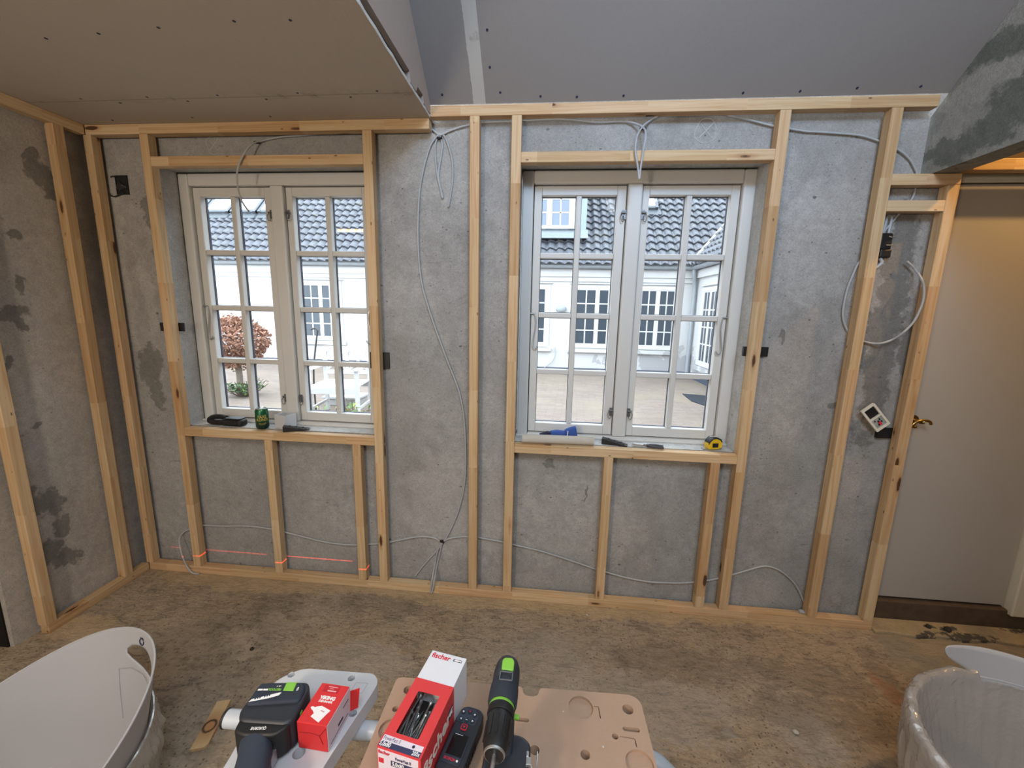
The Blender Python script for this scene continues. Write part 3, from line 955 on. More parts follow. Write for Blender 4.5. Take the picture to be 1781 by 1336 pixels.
# ------------------------------------------------------------------ windows
def make_window(name, ox):
    """frame outer left edge at ox; two casements of two by four panes"""
    root = empty(name, (ox, 0.165, 0.872))
    struct(root)
    X = lambda v: v-2.15
    y0, y1 = 0.0, 0.115
    zt, zb = 2.236-0.872, 0.004
    H0, H1 = 0.9065-0.872, 2.1705-0.872
    bb = MB()
    W = 1.103
    bb.box(0, 0.056, y0, y1, zb, zt)
    bb.box(W-0.056, W, y0, y1, zb, zt)
    bb.box(0.056, W-0.056, y0, y1, H1+0.004, zt)
    bb.box(0.056, W-0.056, y0, y1, zb, H0-0.004)
    bb.box(0.514, 0.584, y0, y1, H0-0.004, H1+0.004)
    struct(bb.build('window_frame', PAINT, root, 0.008, False, 3))
    bb = MB()
    bb.box(-0.004, W+0.004, y0-0.012, y0+0.03, 0.0125, 0.024)
    struct(bb.build('window_sill_board', PAINT, root, 0.004))
    # dark rebate behind the sash gaps
    bb = MB()
    for (a, c) in ((0.056, 0.514), (0.584, W-0.056)):
        bb.box(a, a+0.012, 0.075, 0.10, H0-0.004, H1+0.004)
        bb.box(c-0.012, c, 0.075, 0.10, H0-0.004, H1+0.004)
        bb.box(a, c, 0.075, 0.10, H1-0.010, H1+0.004)
        bb.box(a, c, 0.075, 0.10, H0-0.004, H0+0.010)
    struct(bb.build('rebate_seal', BLACK, root))
    for side, (a, c) in enumerate(((0.0595, 0.5105), (0.5875, W-0.0595))):
        sy0, sy1 = 0.024, 0.074
        g = 0.9555-0.872, 2.126-0.872
        ga, gc = a+0.038, c-0.044 if side == 0 else c-0.040
        ga = a+0.038 if side == 0 else a+0.034
        sash = MB()
        sash.box(a, ga, sy0, sy1, H0, H1)
        sash.box(gc, c, sy0, sy1, H0, H1)
        sash.box(ga, gc, sy0, sy1, g[1], H1)
        sash.box(ga, gc, sy0, sy1, H0, g[0])
        mx = (ga+gc)/2
        so = sash.build('sash', PAINT, root, 0.003, False, 2)
        bars = MB()
        bars.box(mx-0.0135, mx+0.0135, sy0+0.004, sy1-0.006, g[0], g[1])
        for zb_ in (1.838, 1.538, 1.239):
            z_ = zb_-0.872
            bars.box(ga, mx-0.0135, sy0+0.004, sy1-0.006, z_-0.0135, z_+0.0135)
            bars.box(mx+0.0135, gc, sy0+0.004, sy1-0.006, z_-0.0135, z_+0.0135)
        bars.build('glazing_bars', PAINT, so, 0.004, False, 2)
        spc = MB()
        zs = [g[0], 1.239-0.872, 1.538-0.872, 1.838-0.872, g[1]]
        for (xa, xb) in ((ga, mx-0.0135), (mx+0.0135, gc)):
            for k in range(4):
                za = zs[k]+(0.0135 if k else 0)
                zc = zs[k+1]-(0.0135 if k < 3 else 0)
                t = 0.006
                spc.box(xa-0.002, xa+t*0.4, 0.060, 0.0735, za, zc)
                spc.box(xb-t*0.4, xb+0.002, 0.060, 0.0735, za, zc)
                spc.box(xa, xb, 0.060, 0.0735, zc-t*0.4, zc+0.002)
                spc.box(xa, xb, 0.060, 0.0735, za-0.002, za+t*0.4)
        spc.build('glazing_spacer', SPACER, so)
        pn = MB()
        pn.box(ga-0.003, gc+0.003, 0.062, 0.066, g[0]-0.003, g[1]+0.003)
        pn.build('pane', GLASS, so)
        # hasps at the meeting stile, stay hook on the outer stile
        hx = c-0.006 if side == 0 else a+0.006
        dx = -1 if side == 0 else 1
        for hz in (2.035-0.872, 1.035-0.872):
            hh = MB()
            hh.box(hx-0.010, hx+0.010, sy0-0.006, sy0+0.002, hz-0.022, hz+0.022)
            hh.cyl((hx-0.006*dx, sy0-0.010, hz+0.008), (hx+0.016*dx, sy0-0.010, hz+0.008), 0.005, 10)
            hh.tube([(hx+0.012*dx, sy0-0.010, hz+0.004), (hx+0.020*dx, sy0-0.014, hz-0.012), (hx+0.012*dx, sy0-0.016, hz-0.034), (hx+0.002*dx, sy0-0.014, hz-0.028), (hx+0.006*dx, sy0-0.012, hz-0.004)], 0.0018, 6, 4)
            hh.build('window_catch', plain('tarnished_catch', (0.16, 0.165, 0.17), 0.4, 0.5, 0.2, 80, Metallic=0.6), so, 0, True)
        ex = a+0.010 if side == 0 else c-0.010
        ez = 1.545-0.872
        hk = MB()
        d2 = 1 if side == 0 else -1
        if not (name == 'window_2' and False):
            hk.cyl((ex-0.014*d2, sy0-0.006, ez), (ex+0.010*d2, sy0-0.006, ez), 0.005, 10)
            hk.tube([(ex+0.008*d2, sy0-0.008, ez), (ex+0.016*d2, sy0-0.010, ez-0.05), (ex+0.006*d2, sy0-0.010, ez-0.13), (ex+0.004*d2, sy0-0.012, ez-0.165), (ex+0.012*d2, sy0-0.014, ez-0.185), (ex+0.026*d2, sy0-0.014, ez-0.178), (ex+0.028*d2, sy0-0.014, ez-0.166)], 0.0028, 8, 4)
            hk.build('stay_hook', STEEL, so, 0, True)
    return root


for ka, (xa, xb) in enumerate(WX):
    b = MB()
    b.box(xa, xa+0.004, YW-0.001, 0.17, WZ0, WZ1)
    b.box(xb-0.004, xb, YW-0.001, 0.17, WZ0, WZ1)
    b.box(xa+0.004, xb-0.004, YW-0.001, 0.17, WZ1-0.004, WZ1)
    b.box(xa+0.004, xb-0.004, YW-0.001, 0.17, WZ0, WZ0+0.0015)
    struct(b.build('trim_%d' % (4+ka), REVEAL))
make_window('window_1', 0.309)
make_window('window_2', 2.150)

# ------------------------------------------------------------------ door and threshold
dr = empty('door_1', (4.0, 0.10, 0.127))
struct(dr)
b = MB()
b.box(0.0, 0.674, 0, 0.04, 0, 2.018)
b.build('door_leaf', DOORM, dr, 0.003)
b = MB()
b.box(0.678, 0.79, -0.04, 0.10, -0.035, 2.09)
b.build('door_jamb', JAMB, dr, 0.006)
b = MB()
b.box(-0.004, 0.79, -0.02, 0.19, -0.126, -0.012)
b.build('threshold', SILLW, dr, 0.006)
b = MB()
b.box(-0.004, 0.678, 0.0, 0.06, 2.024, 2.07)
b.build('door_head', JAMB, dr, 0.003)
hr = MB()
hz = 0.953
hr.cyl((0.075, -0.003, hz), (0.075, 0.0, hz), 0.024, 24)
hr.cyl((0.075, -0.045, hz), (0.075, -0.001, hz), 0.009, 14)
hr.tube([(0.079, -0.045, hz), (0.085, -0.048, hz+0.002)], 0.010, 10, 1)
hr.tube([(0.118, -0.046, hz-0.008), (0.110, -0.048, hz+0.004), (0.088, -0.049, hz+0.010), (0.062, -0.049, hz+0.006), (0.045, -0.049, hz-0.004), (0.036, -0.049, hz-0.016), (0.044, -0.049, hz-0.024), (0.053, -0.049, hz-0.020)], 0.0065, 10, 5)
hd = hr.build('door_handle', BRASS, dr, 0, True)
hd['label'] = 'curved brass door handle'
b = MB()
pts = [(3.99, 0.075)]
b2 = [(3.99+k*0.05, -0.03+0.008*math.sin(k*1.3)+0.004*math.sin(k*3.1)) for k in range(26)]
b.prism(b2+[(5.25, 0.078), (3.999, 0.078)], -0.01, 0.018)
struct(b.build('trim_3', STEP, None, 0.006))

# ------------------------------------------------------------------ courtyard and house opposite
GZ = 0.16
b = MB()
b.box(-16, 12, YO, 16, GZ-0.3, GZ)
struct(b.build('ground', PAVING))

house = empty('neighbouring_house', (-2.0, 7.5, GZ))
tag(house, 'white rendered house across the courtyard with grey tiled roof and dormer', 'house')
HO = Vector((-2.0, 7.5, GZ))


def hb():
    m_ = MB()
    return m_


def hbuild(mb_, name, mat, parent=house, **k):
    for v in mb_.bm.verts: v.co -= HO
    return mb_.build(name, mat, parent, **k)


FY = 7.5
CX = 5.43         # inner corner with the wing
b = hb()
b.box(-14, CX, FY, FY+0.3, GZ, 2.62)
hbuild(b, 'facade', FACADE)
b = hb()
b.box(CX, CX+0.3, 1.5, FY+0.3, GZ, 2.62)
hbuild(b, 'wing_facade', FACADE)
b = hb()
b.box(-14, CX, FY-0.025, FY, GZ, GZ+0.11)
b.box(CX-0.025, CX, 1.5, FY-0.025, GZ, GZ+0.11)
hbuild(b, 'plinth', PLINTH)
b = hb()
b.box(-14, CX, FY-0.06, FY, 2.30, 2.46)
b.box(-14, CX, FY-0.03, FY, 2.20, 2.30)
b.box(CX-0.06, CX, 1.5, FY, 2.30, 2.46)
hbuild(b, 'cornice', FACADE)
b = hb()
def gutter(bb, p0, p1, r=0.065):
    p0, p1 = Vector(p0), Vector(p1)
    d = (p1-p0).normalized()
    side = Vector((0, 0, 1)).cross(d)
    n = 8
    v = []
    for p in (p0, p1):
        for k in range(n+1):
            a = PI+PI*k/n
            v.append(p+side*(r*math.cos(a))+Vector((0, 0, r*math.sin(a))))
        for k in range(n, -1, -1):
            a = PI+PI*k/n
            v.append(p+side*((r-0.006)*math.cos(a))+Vector((0, 0, (r-0.006)*math.sin(a))))
    m_ = 2*(n+1)
    bb.add(v, [(k, (k+1) % m_, m_+(k+1) % m_, m_+k) for k in range(m_)]+[tuple(range(m_)), tuple(range(m_, 2*m_))])
gutter(b, (-14, FY-0.14, 2.53), (CX-0.14, FY-0.14, 2.53))
hbuild(b, 'gutter', ZINC, smooth_=True)
b = hb()
gutter(b, (CX-0.14, FY-0.10, 2.53), (CX-0.14, 1.5, 2.53))
hbuild(b, 'gutter', ZINC, smooth_=True)
b = hb()
b.tube([(CX-0.14, FY-0.16, 2.47), (CX-0.13, FY-0.15, 2.36), (CX-0.09, FY-0.10, 2.2), (CX-0.07, FY-0.08, 2.0), (CX-0.07, FY-0.08, 1.2), (CX-0.07, FY-0.08, GZ+0.02)], 0.04, 12, 4)
for z in (1.6, 0.62): b.cyl((CX-0.07, FY-0.08, z-0.02), (CX-0.07, FY-0.08, z+0.02), 0.046, 12)
hbuild(b, 'downpipe', ZINC, smooth_=True)


# pantile roof: an S-wave in every row, each row lapped over the one below
def roof_plane(fn, u0, u1, s0, rows, du=0.20, dr=0.245, clip=None):
    v, fs = [], []
    n = int((u1-u0)/du)*8
    for r_ in range(rows):
        base = len(v)
        for j, (sv, lift) in enumerate(((r_*dr, 0.045), (r_*dr+0.02, 0.05), (r_*dr+dr, 0.005))):
            for i in range(n+1):
                u = u0+(u1-u0)*i/n
                ph = 2*PI*u/du
                w = 0.026*math.sin(ph)+0.009*math.sin(2*ph+0.6)
                v.append(fn(u, s0+sv, w+lift))
        # lower lip of the row
        for i in range(n+1):
            u = u0+(u1-u0)*i/n
            ph = 2*PI*u/du
            w = 0.026*math.sin(ph)+0.009*math.sin(2*ph+0.6)
            v.append(fn(u, s0+r_*dr, w+0.018))
        for j in range(2):
            for i in range(n):
                u = u0+(u1-u0)*(i+0.5)/n
                if clip and not clip(u, s0+r_*dr+dr*0.5): continue
                a = base+j*(n+1)+i
                fs.append((a, a+1, a+n+2, a+n+1))
        for i in range(n):
            u = u0+(u1-u0)*(i+0.5)/n
            if clip and not clip(u, s0+r_*dr+dr*0.5): continue
            a = base+3*(n+1)+i
            c = base+i
            fs.append((a, a+1, c+1, c))
    return v, fs


Q = math.sqrt(0.5)
def main_roof(u, s, h): return Vector((u, 7.24+s*Q-h*Q, 2.54+s*Q+h*Q))
def wing_roof(u, s, h): return Vector((CX-0.26+s*Q-h*Q, u, 2.54+s*Q+h*Q))
b = hb()
v, fs = roof_plane(main_roof, -14.0, 9.0, 0, 21, clip=lambda u, s: u < CX-0.26+s*Q+0.05)
b.add(v, fs)
hbuild(b, 'tiled_roof', TILES)
b = hb()
v, fs = roof_plane(wing_roof, 1.5, 11.1, 0, 17, clip=lambda u, s: u < 7.24+s*Q+0.05)
b.add(v, fs)
hbuild(b, 'wing_roof', TILES)
b = hb()
b.tube([main_roof(CX-0.26+s*Q, s, 0.045)+Vector((0, 0, 0.0)) for s in (0.02, 1.0, 2.0, 3.0, 4.0)], 0.05, 8, 3)
hbuild(b, 'valley_mortar', MORTAR)
b = hb()
b.box(-14, CX+3, 7.6, 7.62, 2.4, 2.6)
b.add([main_roof(-14, 0.1, -0.06), main_roof(8.5, 0.1, -0.06), main_roof(8.5, 5.1, -0.06), main_roof(-14, 5.1, -0.06)], [(0, 1, 2, 3)])
hbuild(b, 'roof_underlay', LEAD)


def house_window(xc0, xc1, z0, z1, nm='house_window', wing=False, sashes=2, sill=True):
    """white casement window set flush in the facade"""
    def P(a, y, z): return Vector((a, FY+y, z)) if not wing else Vector((CX+y, a, z))
    def bx(bb, a0, a1, y0, y1, zz0, zz1):
        p, q = P(a0, y0, zz0), P(a1, y1, zz1)
        bb.box(min(p.x, q.x), max(p.x, q.x), min(p.y, q.y), max(p.y, q.y), zz0, zz1)
    fr = hb()
    e = 0.07
    bx(fr, xc0, xc0+e, -0.03, 0.04, z0, z1)
    bx(fr, xc1-e, xc1, -0.03, 0.04, z0, z1)
    bx(fr, xc0+e, xc1-e, -0.03, 0.04, z1-e, z1)
    bx(fr, xc0+e, xc1-e, -0.03, 0.04, z0, z0+e)
    wspan = (xc1-xc0-2*e)
    sw = wspan/sashes
    for s in range(sashes):
        a0 = xc0+e+s*sw
        a1 = a0+sw
        st = 0.045
        bx(fr, a0, a0+st, -0.02, 0.03, z0+e, z1-e)
        bx(fr, a1-st, a1, -0.02, 0.03, z0+e, z1-e)
        bx(fr, a0+st, a1-st, -0.02, 0.03, z1-e-0.03, z1-e)
        bx(fr, a0+st, a1-st, -0.02, 0.03, z0+e, z0+e+0.03)
        m_ = (a0+a1)/2
        bx(fr, m_-0.013, m_+0.013, -0.015, 0.02, z0+e+0.03, z1-e-0.03)
        for k in range(1, 4):
            zz = z0+e+0.03+(z1-z0-2*e-0.06)*k/4
            bx(fr, a0+st, a1-st, -0.014, 0.02, zz-0.013, zz+0.013)
    o = hbuild(fr, nm, WHITEG)
    pn = hb()
    bx(pn, xc0+e, xc1-e, -0.008, -0.002, z0+e, z1-e)
    hbuild(pn, 'house_window_pane', DARKGL, o)
    ex = hb()
    bx(ex, xc0-0.05, xc1+0.05, -0.05, 0.0, z1+0.03, z1+0.05)
    hbuild(ex, 'drip_ledge', FACADE, o)
    if sill:
        ex = hb()
        bx(ex, xc0-0.06, xc1+0.06, -0.07, 0.0, z0-0.10, z0-0.02)
        hbuild(ex, 'house_window_ledge', FACADE, o)
    return o


house_window(1.18, 2.27, 0.74, 2.12)
house_window(2.76, 3.88, 0.74, 2.12)
house_window(4.17, 5.08, 0.74, 2.12)
house_window(-3.66, -2.60, 0.74, 2.12)
house_window(6.15, 7.05, 0.50, 2.08, 'wing_window', True)
# dormer over the right window
dm = hb()
dm.box(1.40, 3.02, 7.87, 8.4, 3.30, 4.75)
dmo = hbuild(dm, 'dormer', CLAD)
dm = hb()
dm.prism([(1.25, 7.72), (3.17, 7.72), (3.17, 10.2), (1.25, 10.2)], 4.75, 4.87)
dm.box(1.40, 3.02, 8.4, 9.9, 3.6, 4.75)
hbuild(dm, 'dormer_roof', LEAD, dmo)
dm = hb()
dm.add([(1.36, 7.80, 3.24), (3.06, 7.80, 3.24), (3.06, 7.88, 3.36), (1.36, 7.88, 3.36), (1.36, 7.62, 3.14), (3.06, 7.62, 3.14)], [(0, 1, 2, 3), (4, 5, 1, 0)])
hbuild(dm, 'dormer_flashing', LEAD, dmo, solid=0.015)
dw = hb()
yb = 7.87
x0, x1, z0, z1 = 1.62, 2.78, 3.375, 4.62
dw.box(x0, x0+0.08, yb-0.05, yb, z0, z1); dw.box(x1-0.08, x1, yb-0.05, yb, z0, z1)
dw.box(x0, x1, yb-0.05, yb, z1-0.08, z1); dw.box(x0, x1, yb-0.06, yb, z0, z0+0.07)
for (a0, a1) in ((x0+0.08, 2.20), (2.20, x1-0.08)):
    dw.box(a0, a0+0.045, yb-0.04, yb, z0, z1); dw.box(a1-0.075, a1, yb-0.04, yb, z0, z1)
    mm = (a0+a1-0.03)/2
    dw.box(mm-0.014, mm+0.014, yb-0.03, yb, z0, z1)
    for k in range(1, 4): dw.box(a0, a1, yb-0.03, yb, z0+0.05+0.285*k, z0+0.05+0.285*k+0.026)
dwo = hbuild(dw, 'dormer_window', WHITEG, dmo)
dw = hb()
dw.box(x0+0.08, x1-0.08, yb-0.018, yb-0.012, z0+0.07, z1-0.08)
hbuild(dw, 'dormer_pane', plain('blue_reflecting_pane', (0.08, 0.12, 0.19), 0.06, 0.9))


# roof windows
def roof_window(u0, u1, s0, s1, nm='roof_window'):
    fr = hb()
    def bx(bb, a0, a1, b0, b1, h0, h1):
        v_ = [main_roof(a, s, h) for h in (h0, h1) for (a, s) in ((a0, b0), (a1, b0), (a1, b1), (a0, b1))]
        bb.add(v_, [(0, 3, 2, 1), (4, 5, 6, 7), (0, 1, 5, 4), (1, 2, 6, 5), (2, 3, 7, 6), (3, 0, 4, 7)])
    bx(fr, u0, u0+0.07, s0, s1, 0.05, 0.13)
    bx(fr, u1-0.07, u1, s0, s1, 0.05, 0.13)
    bx(fr, u0, u1, s0, s0+0.07, 0.05, 0.12)
    bx(fr, u0, u1, s1-0.07, s1, 0.05, 0.13)
    bx(fr, u0-0.06, u1+0.06, s0-0.18, s0, 0.03, 0.06)
    o = hbuild(fr, nm, ROOFFRAME)
    g_ = hb()
    bx(g_, u0+0.07, u1-0.07, s0+0.07, s1-0.07, 0.06, 0.128)
    hbuild(g_, 'roof_window_pane', SKYGL, o)


for u in (-7.42, -6.68, -5.94, -5.20): roof_window(u, u+0.69, 1.75, 3.2)
roof_window(-2.42, -1.72, 1.70, 3.0)
roof_window(3.75, 4.72, 1.92, 3.2)

# outside lamp and cable on the facade
b = MB()
b.lathe([(0.004, 0.075), (0.06, 0.07), (0.10, 0.045), (0.115, 0.01), (0.118, -0.03), (0.10, -0.06), (0.05, -0.07)], Matrix.Translation((2.53, FY-0.085, 1.60)) @ Matrix.Scale(0.7, 4, (0, 1, 0)), 20)
lm = b.build('outdoor_wall_lamp', ZINC, None, 0, True)
tag(lm, 'small round grey lamp on the white facade opposite', 'lamp')
b = MB()
b.tube([(2.42, FY-0.03, 0.74), (2.44, FY-0.05, 0.58), (2.38, FY-0.06, 0.42), (2.24, FY-0.08, 0.30), (2.12, FY-0.1, GZ+0.015)], 0.012, 8, 4)
tag(b.build('outdoor_cable', CABLE, None, 0, True), 'thin grey cable curling down the foot of the facade opposite', 'cable')
b = MB()
b.prism([(4.66, 5.36), (5.30, 5.20), (5.05, 4.25), (4.74, 4.42), (4.62, 4.75)], GZ, GZ+0.012)
tag(b.build('ground_mat', plain('dark_mat', (0.028, 0.032, 0.042), 0.8, 0.2, 0.2, 30)), 'dark rectangular mat on the courtyard paving', 'mat')

# clipped copper beech on a short trunk
tr = empty('beech_tree', (-2.44, 3.84, GZ))
tag(tr, 'small round copper-leaved beech tree outside the left window', 'tree')
b = MB()
b.tube([(0, 0, 0), (0.02, 0.0, 0.3), (-0.02, 0.02, 0.62), (0.0, 0.0, 0.9)], 0.045, 10, 3)
for k in range(9):
    a = k*2.4
    b.tube([(0, 0, 0.45+0.03*k), (0.16*math.cos(a), 0.16*math.sin(a), 0.68+0.03*k), (0.33*math.cos(a), 0.33*math.sin(a), 0.82+0.04*k)], 0.009, 6, 2)
b.build('trunk', BARK, tr, 0, True)
b = MB()
rng = random.Random(5)
for k in range(4200):
    a, ct = rng.uniform(0, 2*PI), rng.uniform(-1, 1)
    st = math.sqrt(1-ct*ct)
    ra = 0.425*(rng.uniform(0.55, 1.0)**0.5)*(1+0.10*math.sin(3*a)+0.08*math.sin(5*ct+1))
    p = Vector((ra*st*math.cos(a), ra*st*math.sin(a), 0.835+ra*0.92*ct))
    M = Matrix.Translation(p) @ Matrix.Rotation(rng.uniform(0, 6.28), 4, 'Z') @ Matrix.Rotation(rng.uniform(-1.3, 1.3), 4, 'X') @ Matrix.Rotation(rng.uniform(0, 6.28), 4, 'Y')
    s = rng.uniform(0.022, 0.038)
    b.add([M @ Vector(q) for q in ((-s, 0, 0), (-0.3*s, 0.55*s, 0.12*s), (s, 0, 0), (-0.3*s, -0.55*s, 0.12*s))], [(0, 1, 2), (0, 2, 3)])
b.build('crown', BEECH, tr)


def leafy(nm, x, y, z, rad, h, n, mats, label, cat, ls=0.035, seed=1, grp=None):
    rt = empty(nm, (x, y, z))
    tag(rt, label, cat, grp)
    rg = random.Random(seed)
    stem_, l1, l2 = MB(), MB(), MB()
    for k in range(n):
        a = rg.uniform(0, 2*PI)
        rr_ = rad*math.sqrt(rg.random())
        tip = Vector((rr_*math.cos(a), rr_*math.sin(a), h*rg.uniform(0.5, 1.0)))
        stem_.tube([(rr_*0.3*math.cos(a), rr_*0.3*math.sin(a), 0), (rr_*0.7*math.cos(a), rr_*0.7*math.sin(a), tip.z*0.55), tip], 0.004, 5, 2)
        for q in range(6):
            t = rg.uniform(0.45, 1.0)
            p = Vector((tip.x*t, tip.y*t, tip.z*t))
            M = Matrix.Translation(p) @ Matrix.Rotation(rg.uniform(0, 6.28), 4, 'Z') @ Matrix.Rotation(rg.uniform(-0.9, 0.5), 4, 'Y')
            s = ls*rg.uniform(0.7, 1.3)
            (l1 if rg.random() < 0.6 else l2).add([M @ Vector(v_) for v_ in ((0, 0, 0), (s*0.8, s*0.42, s*0.15), (2*s, 0, 0), (s*0.8, -s*0.42, s*0.15), (s*0.9, 0, -0.05*s))], [(0, 4, 1), (1, 4, 2), (2, 4, 3), (3, 4, 0)])
    stem_.build('plant_stem', BARK, rt)
    l1.build('foliage', mats[0], rt)
    l2.build('foliage', mats[1], rt)


leafy('low_plant', -2.36, 3.84, GZ, 0.34, 0.24, 60, (LEAFB, LEAF), 'low green ground cover around the beech trunk', 'plant', 0.035, 3)
leafy('garden_shrub', 0.10, 1.72, GZ, 0.16, 0.44, 26, (LEAF, LEAFY), 'leafy green shrub outside the left window, behind its right sash bar', 'shrub', 0.032, 11, 'shrubs below the left window')
leafy('garden_shrub', 0.55, 1.70, GZ, 0.17, 0.54, 30, (LEAF, LEAFY), 'taller yellow-green shrub outside the left window by its right stud', 'shrub', 0.034, 17, 'shrubs below the left window')

b = MB()
b.tube([(-0.834, 3.2, GZ), (-0.83, 3.2, 0.697), (-0.74, 3.2, 1.235)], 0.012, 8, 4)
b.tube([(-0.74, 3.2, 1.235), (-0.77, 3.2, 1.262), (-0.828, 3.2, 1.248)], 0.012, 8, 4)
tag(b.build('garden_pole', DARKMETAL, None, 0, True), 'thin dark leaning pole with a hooked top outside the left window', 'pole')
b = empty('box_lid', (-0.62, 3.62, GZ))
tag(b, 'pale grey flat box lying on the paving outside the left window', 'box')
q = MB(); q.box(-0.24, 0.26, -0.16, 0.16, 0, 0.10); q.build('box_body', plain('pale_stone_box', (0.42, 0.42, 0.41), 0.8, 0.2), b, 0.01)
q = MB(); q.box(-0.26, 0.28, -0.18, 0.18, 0.10, 0.135); q.build('lid', plain('pale_lid', (0.52, 0.54, 0.56), 0.6, 0.2), b, 0.008)


def garden_chair(x, y, rz, label):
    rt = empty('garden_chair', (x, y, GZ), (0, 0, rz))
    tag(rt, label, 'garden chair', 'white garden chairs')
    w, d = 0.29, 0.27
    for (sx, sy, h) in ((-1, -1, 0.62), (1, -1, 0.62), (-1, 1, 0.86), (1, 1, 0.86)):
        q = MB(); q.box(sx*w-0.024, sx*w+0.024, sy*d-0.024, sy*d+0.024, 0, h); q.build('leg', WHITEG, rt, 0.004)
    q = MB()
    for k in range(6): q.box(-w, w, -d+k*0.092, -d+k*0.092+0.08, 0.405, 0.425)
    q.box(-w, w, -d-0.02, -d+0.01, 0.33, 0.405); q.box(-w, w, d-0.01, d+0.02, 0.33, 0.405)
    q.build('seat', WHITEG, rt, 0.003)
    q = MB()
    q.box(-w, w, d-0.02, d+0.02, 0.80, 0.87); q.box(-w, w, d-0.02, d+0.02, 0.50, 0.55)
    for cx_ in (-w/2, w/2):
        for s in (-1, 1):
            q.tube([(cx_-0.125, d, 0.675-s*0.125), (cx_+0.125, d, 0.675+s*0.125)], 0.015, 6, 1)
    q.box(-0.02, 0.02, d-0.018, d+0.018, 0.55, 0.80)
    q.build('backrest', WHITEG, rt, 0.003)
    for s in (-1, 1):
        q = MB(); q.box(s*w-0.035, s*w+0.035, -d-0.05, d, 0.62, 0.645); q.build('armrest', WHITEG, rt, 0.004)
    for s in (-1, 1):
        q = MB(); q.box(s*w-0.012, s*w+0.012, -d, d, 0.12, 0.155); q.build('stretcher', WHITEG, rt, 0.003)


garden_chair(-0.36, 3.02, R(8), 'white wooden garden chair with crossed back, nearer the mullion of the left window')
garden_chair(0.52, 3.30, R(-38), 'white wooden garden chair partly hidden by the stud right of the left window')

